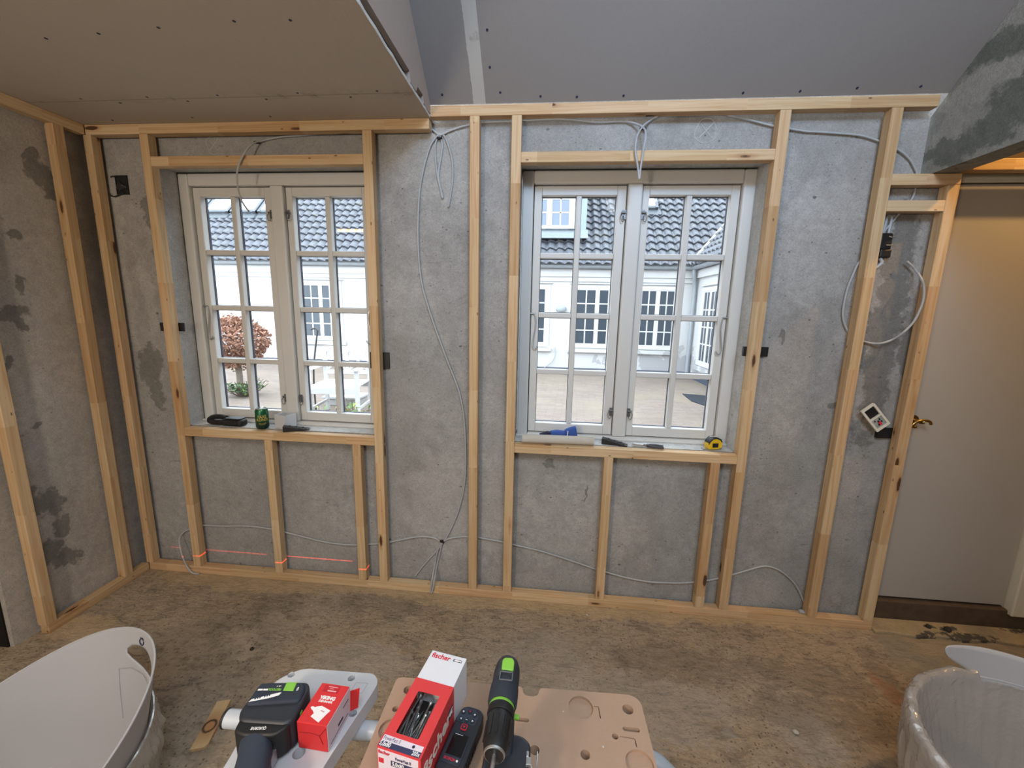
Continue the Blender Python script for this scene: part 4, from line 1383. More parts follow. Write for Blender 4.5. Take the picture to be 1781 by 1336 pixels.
# ------------------------------------------------------------------ electrical installation
CAB = {
'winL_top': [(1.211,0.055,2.378),(1.107,0.055,2.368),(0.984,0.055,2.362),(0.894,0.055,2.348),(0.864,0.02,2.323),(0.84,-0.012,2.275),(0.804,-0.012,2.223),(0.787,-0.012,2.177),(0.785,-0.012,2.115),(0.8,-0.012,2.052),(0.831,-0.012,2.006)] ,
'long': [(1.906,0.055,2.399),(1.86,0.055,2.39),(1.811,0.055,2.375),(1.775,0.055,2.36),(1.759,0.055,2.359),(1.735,0.055,2.336),(1.715,0.055,2.303),(1.694,0.055,2.244),(1.676,0.055,2.177),(1.665,0.055,2.121),(1.657,0.055,2.044),(1.651,0.055,1.882),(1.665,0.055,1.69),(1.712,0.055,1.522),(1.785,0.055,1.32),(1.853,0.055,1.143),(1.881,0.055,0.99),(1.89,0.055,0.801),(1.888,0.055,0.68),(1.871,0.055,0.557),(1.838,0.055,0.439),(1.795,0.055,0.336),(1.751,0.055,0.259),(1.689,0.055,0.179),(1.635,0.055,0.109),(1.601,0.05,0.061)] ,
'loop': [(1.729,0.057,2.383),(1.758,0.057,2.357),(1.746,0.057,2.331),(1.741,0.057,2.292),(1.745,0.057,2.232),(1.753,0.057,2.171),(1.766,0.057,2.122),(1.776,0.057,2.091),(1.774,0.057,2.083),(1.767,0.057,2.115),(1.756,0.057,2.177),(1.76,0.057,2.219),(1.769,0.057,2.262),(1.775,0.057,2.312),(1.77,0.057,2.345),(1.762,0.057,2.36)] ,
'tail': [(1.762,0.057,2.363),(1.784,0.057,2.357),(1.804,0.057,2.315),(1.82,0.057,2.261),(1.826,0.057,2.207),(1.823,0.057,2.152),(1.813,0.057,2.091),(1.804,0.057,2.042)] ,
'topR': [(1.906,0.055,2.399),(1.957,0.055,2.405),(1.995,0.055,2.408),(2.151,0.055,2.41),(2.32,0.055,2.414),(2.48,0.055,2.4),(2.621,0.055,2.4),(2.682,0.02,2.365),(2.693,-0.014,2.319),(2.687,-0.014,2.256),(2.681,-0.014,2.184),(2.679,-0.014,2.14),(2.667,-0.014,2.198),(2.653,-0.014,2.256),(2.656,-0.014,2.313),(2.686,0.02,2.368),(2.729,0.055,2.407),(2.777,0.055,2.425),(2.863,0.055,2.44),(2.977,0.055,2.431),(3.054,0.055,2.415),(3.152,0.055,2.396),(3.244,0.055,2.373),(3.378,0.055,2.35),(3.422,0.055,2.347),(3.533,0.055,2.338),(3.614,0.055,2.328),(3.691,0.055,2.304),(3.768,0.055,2.271),(3.818,0.055,2.235),(3.846,0.055,2.198),(3.857,0.055,2.177),(3.864,0.055,2.126),(3.857,0.055,2.074),(3.814,0.055,2.007),(3.767,0.055,1.939),(3.761,0.055,1.94)] ,
'coil': [(3.772,0.055,1.945),(3.737,0.055,1.866),(3.684,0.055,1.803),(3.668,0.055,1.753),(3.653,0.055,1.682),(3.65,0.055,1.592),(3.662,0.055,1.54),(3.69,0.055,1.493),(3.727,0.052,1.462),(3.758,0.052,1.453),(3.795,0.052,1.445),(3.822,0.03,1.448),(3.863,0.03,1.465),(3.882,0.005,1.497),(3.916,0.005,1.543),(3.933,0.005,1.594),(3.94,0.005,1.647),(3.932,0.005,1.7),(3.915,0.005,1.735),(3.916,0.04,1.771),(3.891,0.04,1.795),(3.871,0.04,1.81)] ,
'lowL': [(0.325,-0.012,0.006),(0.28,-0.012,0.011),(0.247,-0.012,0.067),(0.229,-0.012,0.148),(0.197,0.02,0.2),(0.187,0.055,0.216),(0.227,0.055,0.24),(0.317,0.055,0.274),(0.44,0.055,0.279),(0.578,0.055,0.29),(0.666,0.055,0.29),(0.741,0.055,0.284),(0.823,0.055,0.272),(0.931,0.055,0.252),(1.047,0.055,0.23),(1.163,0.055,0.22),(1.263,0.055,0.223),(1.332,0.055,0.233),(1.393,0.055,0.243),(1.454,0.055,0.254),(1.463,0.055,0.258),(1.534,0.055,0.279),(1.622,0.055,0.302),(1.691,0.055,0.305),(1.73,0.055,0.294),(1.751,0.055,0.268),(1.744,0.055,0.212),(1.724,0.055,0.126),(1.729,-0.012,0.088),(1.717,-0.012,0.02),(1.708,-0.012,0.019),(1.718,-0.012,0.096),(1.715,0.055,0.144),(1.733,0.055,0.23),(1.764,0.055,0.283),(1.803,0.055,0.306),(1.863,0.055,0.32),(1.914,0.055,0.324),(1.965,0.055,0.323),(2.1,0.055,0.307),(2.15,0.055,0.297),(2.234,0.055,0.283),(2.317,0.055,0.267),(2.442,0.055,0.234),(2.608,0.055,0.186),(2.674,0.055,0.17),(2.772,0.055,0.149),(2.877,0.055,0.136),(2.957,0.055,0.136),(3.076,0.055,0.145),(3.192,0.055,0.169),(3.291,0.055,0.204),(3.388,0.055,0.246),(3.47,0.055,0.277),(3.543,0.055,0.26),(3.615,0.055,0.206),(3.657,0.055,0.15),(3.688,0.055,0.089)] ,
}


def cable(key, label, r=0.0042, extra=None):
    bb = MB()
    bb.tube(CAB[key], r, 8, 4)
    o = bb.build('electrical_cable', CABLE, None, 0, True)
    tag(o, label, 'cable', 'grey electrical cables on the window wall')
    return o


cable('winL_top', 'grey cable curving down in front of the left window top')
cable('long', 'long grey cable hanging from the tied bunch between the windows down to the floor plate')
cable('loop', 'narrow grey cable loop hanging in the tied bunch between the windows')
cable('tail', 'short grey cable tail hanging to the right in the tied bunch between the windows')
cable('topR', 'grey cable running under the right top plate with a loop over the right window')
cable('coil', 'grey cable coiled in a big ring behind the stud by the door', 0.0048)
cable('lowL', 'grey cable running low through all studs from the left corner to the right', 0.0045)


def tie(x, z, label):
    bb = MB()
    bb.lathe([(0.012, -0.004), (0.014, -0.004), (0.014, 0.004), (0.012, 0.004)], Matrix.Translation((x, 0.055, z)) @ Matrix.Scale(0.6, 4, (0, 1, 0)), 14)
    bb.cyl((x+0.004, 0.05, z), (x+0.012, 0.042, z-0.006), 0.003, 8)
    tag(bb.build('cable_clip', BLACK), label, 'cable clip', 'black cable clips on the wall')


tie(1.763, 2.345, 'black cable clip holding the bunch of cables between the windows')
tie(1.757, 0.285, 'black cable clip at the low crossing of cables near the floor')
tie(2.691, 2.372, 'black cable clip holding the loop above the right window')
tie(0.852, 2.339, 'black cable clip at the bend of the cable above the left window')

jb = empty('junction_box', (0.095, YW, 2.15))
tag(jb, 'black junction box with loose wires set in the wall near the left corner', 'junction box')
b = MB()
b.box(-0.034, -0.030, -0.006, 0.0, -0.046, 0.046); b.box(0.030, 0.034, -0.006, 0.0, -0.046, 0.046)
b.box(-0.034, 0.034, -0.006, 0.0, 0.042, 0.046); b.box(-0.034, 0.034, -0.006, 0.0, -0.046, -0.042)
b.box(-0.032, 0.032, -0.0025, 0.0, -0.044, 0.044)
b.build('box_shell', BLACK, jb)
for k in range(6):
    b = MB()
    x = -0.02+0.008*k
    b.tube([(x, -0.003, 0.03-0.01*k), (x+0.008, -0.010, 0.01-0.004*k), (x-0.004, -0.012, -0.01), (x+0.01, -0.007, -0.028+0.003*k)], 0.0024, 6, 3)
    b.build('wire', DARKMETAL, jb)
b = MB()
b.tube([(0.01, -0.008, -0.040), (-0.02, -0.010, -0.050), (-0.045, -0.012, -0.058), (-0.062, -0.014, -0.052), (-0.060, -0.016, -0.044)], 0.003, 6, 3)
b.build('wire', BLACK, jb)
b = MB()
b.tube([(-0.02, -0.006, 0.040), (-0.04, -0.012, 0.040), (-0.05, -0.010, 0.036)], 0.0028, 6, 3)
b.build('wire', BLACK, jb)

cn = empty('cable_connector', (3.778, 0.055, 1.88))
tag(cn, 'black cable connector with two grey conduits beside the stud above the coil', 'connector')
b = MB()
b.box(-0.03, 0.02, -0.016, 0.008, -0.02, 0.05); b.box(-0.022, 0.026, -0.014, 0.008, -0.055, -0.018)
b.build('connector_body', BLACK, cn, 0.006)
b = MB()
b.cyl((-0.014, 0, 0.05), (-0.010, 0, 0.12), 0.007, 10)
b.build('conduit', GREYTUBE, cn, 0, True)
b = MB(); b.cyl((0.008, 0, 0.05), (0.012, 0, 0.12), 0.006, 10); b.build('conduit', GREYTUBE, cn, 0, True)
b = MB()
b.tube([(-0.01, 0, -0.055), (0.0, -0.002, -0.075), (-0.022, 0, -0.10)], 0.007, 8, 3)
b.build('conduit', GREYTUBE, cn, 0, True)
b = MB()
b.tube([(0.0, -0.018, 0.035), (0.012, -0.022, 0.03), (0.022, -0.02, 0.036)], 0.003, 6, 3)
b.build('wire_end', ALU, cn, 0, True)
b = MB()
b.tube([(-0.005, -0.018, -0.002), (0.01, -0.022, -0.004), (0.02, -0.016, 0.002)], 0.003, 6, 3)
b.build('wire_end', ALU, cn, 0, True)

sk = empty('wall_socket', (3.851, 0.030, 1.0995), (0, R(47.8), 0))
tag(sk, 'cream double wall socket frame hanging loose and tilted beside the door stud', 'socket')
w, h = 0.0645, 0.034
V, F = plate(rrect(-w, w, -h, h, 0.004), [rrect(-w+0.010, -0.003, -h+0.010, h-0.010, 0.002), rrect(0.004, w-0.010, -h+0.010, h-0.010, 0.002)], -0.005, 0.005)
b = MB(); b.add([Vector((p.x, p.z, p.y)) for p in V], F)
b.build('cover_frame', CREAMPL, sk, 0.0015)
b = MB(); b.box(-w+0.010, -0.003, 0.003, 0.012, -h+0.010, h-0.010); b.build('socket_insert', BLACK, sk)
b = MB(); b.box(0.004, w-0.010, 0.0, 0.012, -h+0.010, h-0.010)
si = b.build('socket_insert', plain('grey_metal_insert', (0.30, 0.31, 0.30), 0.5, 0.5, 0.4, 120), sk)
b = MB()
for (x, z, s) in ((0.018, 0.010, 0.004), (0.032, 0.012, 0.004), (0.026, 0.0, 0.005), (0.040, -0.006, 0.004), (0.016, -0.012, 0.003)):
    b = MB(); b.box(x-s, x+s, -0.003, 0.0, z-s*0.7, z+s*0.7); b.build('terminal', BLACK, si)
b = MB(); b.box(0.028, 0.045, -0.004, -0.0005, -0.004, 0.006); b.build('red_terminal', PRINTR, si)
b = MB(); b.tube([(-0.02, 0.012, 0.0), (-0.022, 0.02, -0.01), (-0.012, 0.028, -0.02)], 0.010, 8, 3); b.build('cable_stub', BLACK, sk, 0, True)

# ------------------------------------------------------------------ lamp under the flat ceiling (behind the camera, seen as a reflection in the left window)
la = empty('ceiling_lamp', (0.35, -2.05, ZL))
tag(la, 'long warm white batten lamp under the flat plasterboard ceiling', 'lamp')
b = MB(); b.box(-0.42, 0.42, -0.035, 0.035, -0.03, 0.0); b.build('lamp_body', WHITEPL, la, 0.004)
b = MB(); b.box(-0.40, 0.40, -0.028, 0.028, -0.055, -0.0305); b.build('lamp_diffuser', WARMLAMP, la, 0.008)

# laser level standing on the floor out of the picture: throws the thin red line on studs and wall
LZ = 0.1115
lv = empty('laser_level', (2.44, -1.13, 0))
tag(lv, 'small dark laser level standing on the concrete floor under the workbench', 'laser level')
b = MB(); b.box(-0.035, 0.035, -0.045, 0.045, 0, 0.09); b.build('level_body', BLACK, lv, 0.008)
b = MB(); b.cyl((0, 0, 0.09), (0, 0, 0.128), 0.018, 16); b.build('laser_head', SCREEN, lv, 0.003)
lp = Vector((2.415, -1.10, LZ))
ll = bpy.data.lights.new('laser_line_light', 'SPOT')
ll.energy = 420
ll.color = (1.0, 0.07, 0.04)
ll.shadow_soft_size = 0.0
ll.spot_size = R(20.5)
ll.spot_blend = 0.0
lo = bpy.data.objects.new('laser_line_light', ll)
col.objects.link(lo)
lo.location = lp
az = R(180-36.6)
lo.rotation_euler = Vector((math.cos(az), math.sin(az), 0)).to_track_quat('-Z', 'Y').to_euler()
ll.use_nodes = True
ln = ll.node_tree
for nd in list(ln.nodes): ln.nodes.remove(nd)
ge = ln.nodes.new('ShaderNodeNewGeometry')
sx_ = ln.nodes.new('ShaderNodeSeparateXYZ')
ab = ln.nodes.new('ShaderNodeMath'); ab.operation = 'ABSOLUTE'
lt = ln.nodes.new('ShaderNodeMath'); lt.operation = 'LESS_THAN'; lt.inputs[1].default_value = 0.0017
em = ln.nodes.new('ShaderNodeEmission')
ou = ln.nodes.new('ShaderNodeOutputLight')
ln.links.new(ge.outputs['Incoming'], sx_.inputs[0])
ln.links.new(sx_.outputs[2], ab.inputs[0])
ln.links.new(ab.outputs[0], lt.inputs[0])
ln.links.new(lt.outputs[0], em.inputs['Strength'])
em.inputs['Color'].default_value = (1, 1, 1, 1)
ln.links.new(em.outputs[0], ou.inputs[0])

# ------------------------------------------------------------------ things on the left window sill
SZ = 0.886
cs = empty('pouch', (0.56, 0.088, SZ), (0, 0, R(-3)))
tag(cs, 'black fabric pouch with a belt loop lying on the left window sill', 'pouch')
b = MB(); b.prism(rrect(-0.06, 0.065, -0.03, 0.03, 0.018), 0.002, 0.040); b.build('pouch_body', BLACK, cs, 0.012, True, 4)
b = MB(); b.prism(rrect(-0.045, 0.055, -0.026, 0.026, 0.014), 0.0405, 0.046); b.build('pouch_flap', BLACK, cs, 0.003, True)
b = MB()
b.tube([(-0.05, -0.005, 0.0155), (-0.10, -0.012, 0.0155), (-0.140, -0.008, 0.0165), (-0.156, 0.0, 0.026), (-0.140, 0.008, 0.038), (-0.10, 0.012, 0.042), (-0.055, 0.008, 0.038)], 0.0145, 8, 4)
b.build('belt_loop', BLACK, cs, 0, True)

cn_ = empty('drink_can', (0.745, 0.066, SZ), (0, 0, R(37)))
tag(cn_, 'green drink can with gold lettering standing on the left window sill', 'can')
b = MB(); b.lathe([(0.024, 0.0), (0.028, 0.003), (0.033, 0.012), (0.033, 0.100), (0.0285, 0.111), (0.0275, 0.1125)], None, 32)
b.build('can_body', CAN, cn_, 0, True)
b = MB(); b.lathe([(0.0282, 0.1115), (0.0285, 0.1155), (0.0265, 0.1155), (0.0255, 0.112), (0.0, 0.112)], None, 28, False)
b.box(-0.006, 0.006, -0.012, 0.006, 0.1125, 0.114)
b.build('can_lid', ALU, cn_, 0, True)


def wrap(o, r):
    for v in o.data.vertices:
        x, y, z = v.co
        a = x/r
        v.co = ((r+z)*math.sin(a), -(r+z)*math.cos(a), y)


for s_, sz_, zz in (('FAXE', 0.022, 0.071), ('KONDI', 0.021, 0.054)):
    t_ = text('lettering', s_, sz_, Matrix.Translation((0, zz, 0.0003)), GOLD, cn_, 'CENTER', 0.86, 0.0004)
    wrap(t_, 0.033)
b = MB()
for k in range(3):
    P = []
    for q in range(13):
        a = R(-32+64*q/12)
        P.append((0.0334*math.sin(a), -0.0334*math.cos(a), 0.040-0.004*k-0.006*math.cos(a*2.4)))
    b.tube(P, 0.0005, 5, 1)
b.build('gold_arc', GOLD, cn_)

jc = empty('back_box', (0.858, 0.100, SZ), (0, 0, R(-14)))
tag(jc, 'light grey open square plastic box on the left window sill beside the can', 'box')
b = MB()
s, t, hh_ = 0.038, 0.003, 0.078
b.box(-s, s, -s, s, 0, t)
b.box(-s, -s+t, -s, s, t, hh_); b.box(s-t, s, -s, s, t, hh_); b.box(-s+t, s-t, -s, -s+t, t, hh_); b.box(-s+t, s-t, s-t, s, t, hh_)
b.build('box_shell', GREYPL, jc, 0.0012)
b = MB()
for sx in (-1, 1):
    for sy in (-1, 1):
        b = MB(); b.cyl((sx*0.031, sy*0.031, t), (sx*0.031, sy*0.031, hh_-0.004), 0.0035, 8); b.build('screw_post', GREYPL, jc)


def wedge(x, y, rz, label, L=0.13, W=0.042, H=0.030):
    rt = empty('plastic_wedge', (x, y, SZ), (0, 0, rz))
    tag(rt, label, 'wedge', 'black plastic wedges on the window sills')
    b_ = MB()
    b_.add([(-L/2, -W/2, 0), (L/2, -W/2, 0), (L/2, W/2, 0), (-L/2, W/2, 0), (-L/2, -W/2, H), (L/2, -W/2, 0.004), (L/2, W/2, 0.004), (-L/2, W/2, H)], [(0, 3, 2, 1), (4, 5, 6, 7), (0, 1, 5, 4), (1, 2, 6, 5), (2, 3, 7, 6), (3, 0, 4, 7)])
    b_.build('wedge_body', BLACK, rt, 0.0015)
    b_ = MB()
    for k in range(7):
        for j in range(2):
            if (k+j) % 2: continue
            xa = -L/2+0.008+k*0.016
            za = H+(0.004-H)*(xa+0.006+L/2)/L
            b_.box(xa, xa+0.012, -W/2+0.005+j*0.017, -W/2+0.005+j*0.017+0.014, za-0.004, za+0.0028)
    b_.build('grip_pad', plain('worn_black', (0.05, 0.052, 0.055), 0.6, 0.3), rt)
    return rt


wedge(0.948, 0.058, R(26), 'black plastic wedge in front of the grey open box on the left sill')
wedge(2.667, 0.086, R(-13), 'black chequered plastic wedge on the right window sill between paper roll and pliers')

# ------------------------------------------------------------------ things on the right window sill
SR_ = 0.888
b = MB()
M = Matrix.Translation((2.190, 0.034, SR_+0.0225)) @ Matrix.Rotation(R(90), 4, 'Y') @ Matrix.Rotation(R(-2.5), 4, 'X')
for (ra, rb) in ((0.0225, 0.0213), (0.0185, 0.0174), (0.0145, 0.0137)):
    b.lathe([(ra, 0.0), (ra*1.005, 0.12), (ra*0.985, 0.25), (ra, 0.365), (rb, 0.365), (rb, 0.0), (ra, 0.0)], M, 26, False)
b.tube([M @ Vector((-0.0222, -0.006, 0.002)), M @ Vector((-0.0228, -0.004, 0.18)), M @ Vector((-0.0222, -0.007, 0.363))], 0.0008, 5, 3)
tag(b.build('paper_roll', PAPER, None, 0, True), 'rolled sheet of grey beige paper lying on the right window sill', 'paper roll')

gv = empty('work_glove', (2.39, 0.120, SZ), (0, 0, R(4)))
tag(gv, 'blue and black work glove crumpled behind the paper roll on the right sill', 'glove')
b = MB()
b.lathe([(0.004, -0.05), (0.024, -0.045), (0.030, -0.015), (0.027, 0.02), (0.024, 0.03), (0.004, 0.032)], Matrix.Translation((-0.01, 0, 0.028)) @ Matrix.Rotation(R(90), 4, 'Y') @ Matrix.Scale(0.85, 4, (1, 0, 0)), 18)
b.build('palm', BLUE, gv, 0, True)
b = MB()
b.lathe([(0.022, 0.0), (0.030, 0.02), (0.033, 0.045), (0.034, 0.06), (0.031, 0.06), (0.024, 0.03)], Matrix.Translation((0.022, 0, 0.034)) @ Matrix.Rotation(R(80), 4, 'Y'), 18)
b.build('cuff', BLUE, gv, 0, True)
b = MB(); b.tube([(0.018, -0.031, 0.02), (0.03, -0.036, 0.034), (0.034, -0.02, 0.055)], 0.0016, 6, 4); b.build('white_seam', PRINTW, gv)
for k, (dy, ln_, dz) in enumerate(((-0.018, 0.055, 0.020), (-0.006, 0.068, 0.032), (0.006, 0.066, 0.030), (0.016, 0.05, 0.020))):
    b = MB()
    b.tube([(-0.045, dy, dz), (-0.07, dy*1.2, dz+0.006), (-0.09, dy*1.3, dz-0.001), (-0.045-ln_, dy*1.3, dz-0.008)], 0.0088, 10, 4)
    b.build('finger', plain('black_glove_knit', (0.03, 0.035, 0.06), 0.85, 0.15), gv, 0, True)
b = MB(); b.tube([(-0.005, -0.02, 0.022), (-0.02, -0.036, 0.016), (-0.045, -0.044, 0.012)], 0.0095, 10, 4); b.build('thumb', BLUE, gv, 0, True)

pl_ = empty('pliers', (2.822, 0.062, SR_), (0, 0, R(-11)))
tag(pl_, 'steel pliers with dark handles lying on the right window sill', 'pliers')
for s in (-1, 1):
    b = MB()
    b.prism([(-0.070, s*0.001), (-0.070, s*0.007), (-0.045, s*0.013), (-0.015, s*0.011), (0.0, -s*0.004), (0.012, -s*0.010), (0.010, -s*0.003), (-0.012, s*0.001)], 0.004 if s > 0 else 0.007, 0.012 if s > 0 else 0.015)
    b.build('jaw', STEEL, pl_, 0.001)
    b = MB()
    b.tube([(0.004, -s*0.004, 0.009), (0.03, -s*0.013, 0.009), (0.055, -s*0.016, 0.009), (0.082, -s*0.012, 0.008)], 0.0065, 10, 4)
    b.build('handle', plain('charcoal_grip', (0.05, 0.052, 0.06), 0.6, 0.3), pl_, 0, True)
b = MB(); b.cyl((-0.004, 0, 0.003), (-0.004, 0, 0.0175), 0.007, 14); b.build('pivot', STEEL, pl_, 0.001)

tm = empty('tape_measure', (3.160, 0.092, SZ), (0, 0, R(14)))
tag(tm, 'yellow and black tape measure standing at the right end of the window sill', 'tape measure')
Mx = Matrix(((1, 0, 0, 0), (0, 0, 1, 0), (0, 1, 0, 0), (0, 0, 0, 1)))     # prism in xz
b = MB(); b.prism([(-0.036, 0.002), (0.034, 0.002), (0.038, 0.008), (0.038, 0.038), (0.028, 0.055), (0.008, 0.064), (-0.018, 0.062), (-0.034, 0.046), (-0.038, 0.024)], -0.020, 0.020, Mx)
b.build('tape_case', YELLOW, tm, 0.005, True, 3)
b = MB(); b.prism([(-0.0375, 0.026), (-0.034, 0.047), (-0.018, 0.0632), (0.008, 0.0652), (0.028, 0.056), (0.0365, 0.042), (0.031, 0.038), (0.022, 0.050), (0.004, 0.058), (-0.015, 0.056), (-0.029, 0.042)], -0.0215, 0.0215, Mx)
b.build('rubber_band', BLACK, tm, 0.003, True)
b = MB(); b.box(-0.018, 0.014, -0.0216, -0.0195, 0.014, 0.036); b.build('case_label', BLACK, tm, 0.001)
b = MB(); b.box(0.022, 0.036, -0.0214, -0.0198, 0.006, 0.012); b.box(-0.02, 0.012, -0.008, 0.008, 0.0642, 0.0662); b.build('chrome_button', ALU, tm, 0.0006)
b = MB(); b.box(-0.058, -0.034, -0.010, 0.010, 0.003, 0.0042); b.box(-0.060, -0.0585, -0.010, 0.010, -0.001+0.001, 0.012); b.build('tape_end', ALU, tm)

# ------------------------------------------------------------------ folding workbench
TZ = 0.80
wbn = empty('workbench', (2.15, -1.6, 0))
tag(wbn, 'folding workbench with a light grey jaw board and a brown fibreboard top on grey tubes', 'workbench')
WO = Vector((2.15, -1.6, 0))


def fillet(poly, r, n=6):
    out = []
    m_ = len(poly)
    for i in range(m_):
        p0, p1, p2 = (Vector((*poly[(i+k-1) % m_], 0)) for k in range(3))
        a, c = (p0-p1), (p2-p1)
        rr_ = min(r, a.length*0.45, c.length*0.45)
        s, e = p1+a.normalized()*rr_, p1+c.normalized()*rr_
        for k in range(n+1):
            t = k/n
            q = s*(1-t)**2+p1*2*t*(1-t)+e*t*t
            out.append((q.x, q.y))
    return out


def pbuild(lst, name, mat, **k):
    bb = MB()
    for V, F in lst: bb.add([v-WO for v in V], F)
    return bb.build(name, mat, wbn, **k)


def hexh(cx, cy, r): return circ(cx, cy, r, 6)


jaw = fillet([(1.776, -1.330), (1.812, -1.2925), (1.972, -1.2880), (1.9885, -1.306), (1.9865, -1.330), (1.962, -1.473), (1.957, -1.62), (1.957, -1.92), (1.806, -1.92), (1.800, -1.49), (1.7775, -1.365)], 0.03)
bolts = [(1.8010, -1.3100), (1.9290, -1.3040), (1.9680, -1.3760)]
pbuild([plate(jaw, [circ(1.909, -1.4546, 0.0105)]+[hexh(x, y, 0.0078) for x, y in bolts], TZ-0.012, TZ),
        plate(jaw, [circ(1.909, -1.4546, 0.0105)], TZ-0.032, TZ-0.012)], 'jaw_board', GREYPL, bevel=0.003)
for x, y in bolts:
    b = MB()
    b.lathe([(0.0066, -0.0118), (0.0066, -0.008), (0.005, -0.0065), (0.0025, -0.0065)], Matrix.Translation(Vector((x, y, TZ))-WO), 6)
    b.build('bolt', STEEL, wbn)
b = MB()
sq = [(1.944, -1.312), (1.968, -1.3115), (1.9655, -1.334), (1.9415, -1.3345)]
for i in range(4):
    p, q = Vector((*sq[i], TZ)), Vector((*sq[(i+1) % 4], TZ))
    b.tube([p-WO, q-WO], 0.0006, 5, 1)
b.build('moulded_square', plain('grey_groove', (0.38, 0.39, 0.41), 0.6, 0.3), wbn)

mdf = fillet([(2.0225, -1.318), (2.0225, -1.290), (2.285, -1.2825), (2.288, -1.300), (2.3035, -1.3035), (2.318, -1.299), (2.321, -1.2815), (2.522, -1.2755), (2.525, -1.42), (2.525, -1.92), (2.0225, -1.92)], 0.028)
thru = [circ(2.4935, -1.3084, 0.0105), circ(2.4609, -1.3643, 0.0058), circ(2.4038, -1.4025, 0.0085), circ(2.3154, -1.4046, 0.0085), circ(2.0552, -1.3162, 0.0095), circ(2.0445, -1.3586, 0.006),
        rrect(2.4770, 2.5085, -1.3522, -1.3438, 0.004), rrect(2.276, 2.3025, -1.356, -1.3485, 0.0036)]
rec = [circ(2.4021, -1.3140, 0.0238, 32), circ(2.5000, -1.4050, 0.0238, 32) if False else circ(2.4960, -1.4070, 0.0238, 32), circ(2.0500, -1.3980, 0.021, 32)]
grooves = [[(2.4275, -1.3090), (2.4350, -1.3083), (2.4375, -1.3095), (2.4390, -1.3330), (2.4372, -1.3330), (2.4358, -1.3108), (2.4275, -1.3106)],
           [(2.4690, -1.3625), (2.4940, -1.3632), (2.4965, -1.3650), (2.4975, -1.3795), (2.4957, -1.3795), (2.4948, -1.3658), (2.4690, -1.3641)]]
pbuild([plate(mdf, thru+rec+grooves, TZ-0.006, TZ), plate(mdf, thru, TZ-0.030, TZ-0.006)], 'fibreboard_top', MDF)
PTUBE = plain('pale_grey_tube', (0.46, 0.49, 0.53), 0.35, 0.5)
for (yl, yr) in ((-1.371, -1.350), (-1.80, -1.79)):
    b = MB(); b.cyl(Vector((1.7015, yl, 0.748))-WO, Vector((2.46, yr, 0.748))-WO, 0.0165, 20)
    gt = b.build('guide_tube', PTUBE, wbn, 0, True)
    b = MB(); b.cyl(Vector((1.6975, yl, 0.748))-WO, Vector((1.7035, yl, 0.748))-WO, 0.0178, 20)
    b.build('tube_end_cap', BLACK, gt, 0.002)
for sx, far in ((1, 1), (1, 0), (0, 1), (0, 0)):
    yb = -1.352 if far else -1.80
    dy = -0.012 if far else 0.01
    b = MB()
    if sx: P = [(2.44, yb, 0.742), (2.525, yb, 0.742), (2.556, yb+dy*0.5, 0.730), (2.578, yb+dy, 0.70), (2.60, yb+dy*2, 0.60), (2.68, yb+dy*4, 0.02)]
    else: P = [(1.93, yb-0.03, 0.725), (1.88, yb-0.03, 0.725), (1.852, yb-0.03, 0.71), (1.84, yb-0.03, 0.68), (1.82, yb-0.03, 0.55), (1.74, yb-0.03, 0.02)]
    b.tube([Vector(p)-WO for p in P], 0.0165, 14, 5)
    lg = b.build('leg', GREYTUBE, wbn, 0, True)
    e_ = Vector(P[-1])-WO
    b = MB(); b.cyl(e_-Vector((0, 0, 0.02)), e_+Vector((0, 0, 0.03)), 0.021, 14); b.build('rubber_foot', BLACK, lg, 0.003)
for xa, ya in ((2.44, -1.34), (1.82, -1.36)):
    b = MB(); b.box(xa-WO.x, xa+0.03-WO.x, -1.81-WO.y, ya-WO.y, 0.728, 0.7675); b.build('frame_bar', GREYTUBE, wbn, 0.003)

# ------------------------------------------------------------------ red carton of nails on the grey jaw
vb = empty('nail_carton', (1.9325, -1.4093, TZ), (0, 0, R(-2.5)))
tag(vb, 'small red carton with white lettering on the light grey jaw board', 'carton')
x0, x1, y0, y1, hh_ = -0.0275, 0.0285, -0.0385, 0.0385, 0.055
b = MB(); b.box(x0, x1-0.0004, y0, y1, 0.0005, hh_); b.build('carton_body', RED, vb, 0.0012)
b = MB(); b.box(x1-0.0004, x1+0.0002, y0+0.001, y1-0.001, 0.0015, hh_-0.001); b.build('side_panel', plain('pale_pink_print', (0.60, 0.54, 0.60), 0.5, 0.3), vb)
Mt = lambda x, y: Matrix.Translation((x, y, hh_+0.0002))
text('lettering', 'VIKING', 0.0088, Mt(0.001, 0.0100), PRINTW, vb, 'CENTER', 1.0, 0.0005)
text('lettering', 'DENMARK', 0.0055, Mt(0.001, 0.0030), PRINTW, vb, 'CENTER', 1.02, 0.0002)
b = MB(); b.prism([(-0.019, -0.0105), (-0.0165, -0.0085), (-0.011, -0.0098), (-0.009, -0.008), (-0.0005, -0.0055), (0.0195, -0.0115), (0.0165, -0.018), (0.0108, -0.0345), (-0.009, -0.0265), (-0.0068, -0.0205), (-0.0115, -0.016), (-0.0165, -0.0135)], hh_+0.0001, hh_+0.0004); b.build('white_silhouette', PRINTW, vb)
text('lettering', 'VIKING', 0.0026, Mt(0.006, -0.0150) @ Matrix.Rotation(R(-14), 4, 'Z') @ Matrix.Translation((0, 0, 0.0003)), PRINTR, vb)
b = MB(); b.box(-0.018, 0.0125, 0.0208, 0.0352, hh_, hh_+0.0003); b.build('top_label', plain('darker_red_print', (0.50, 0.02, 0.03), 0.5, 0.3), vb)
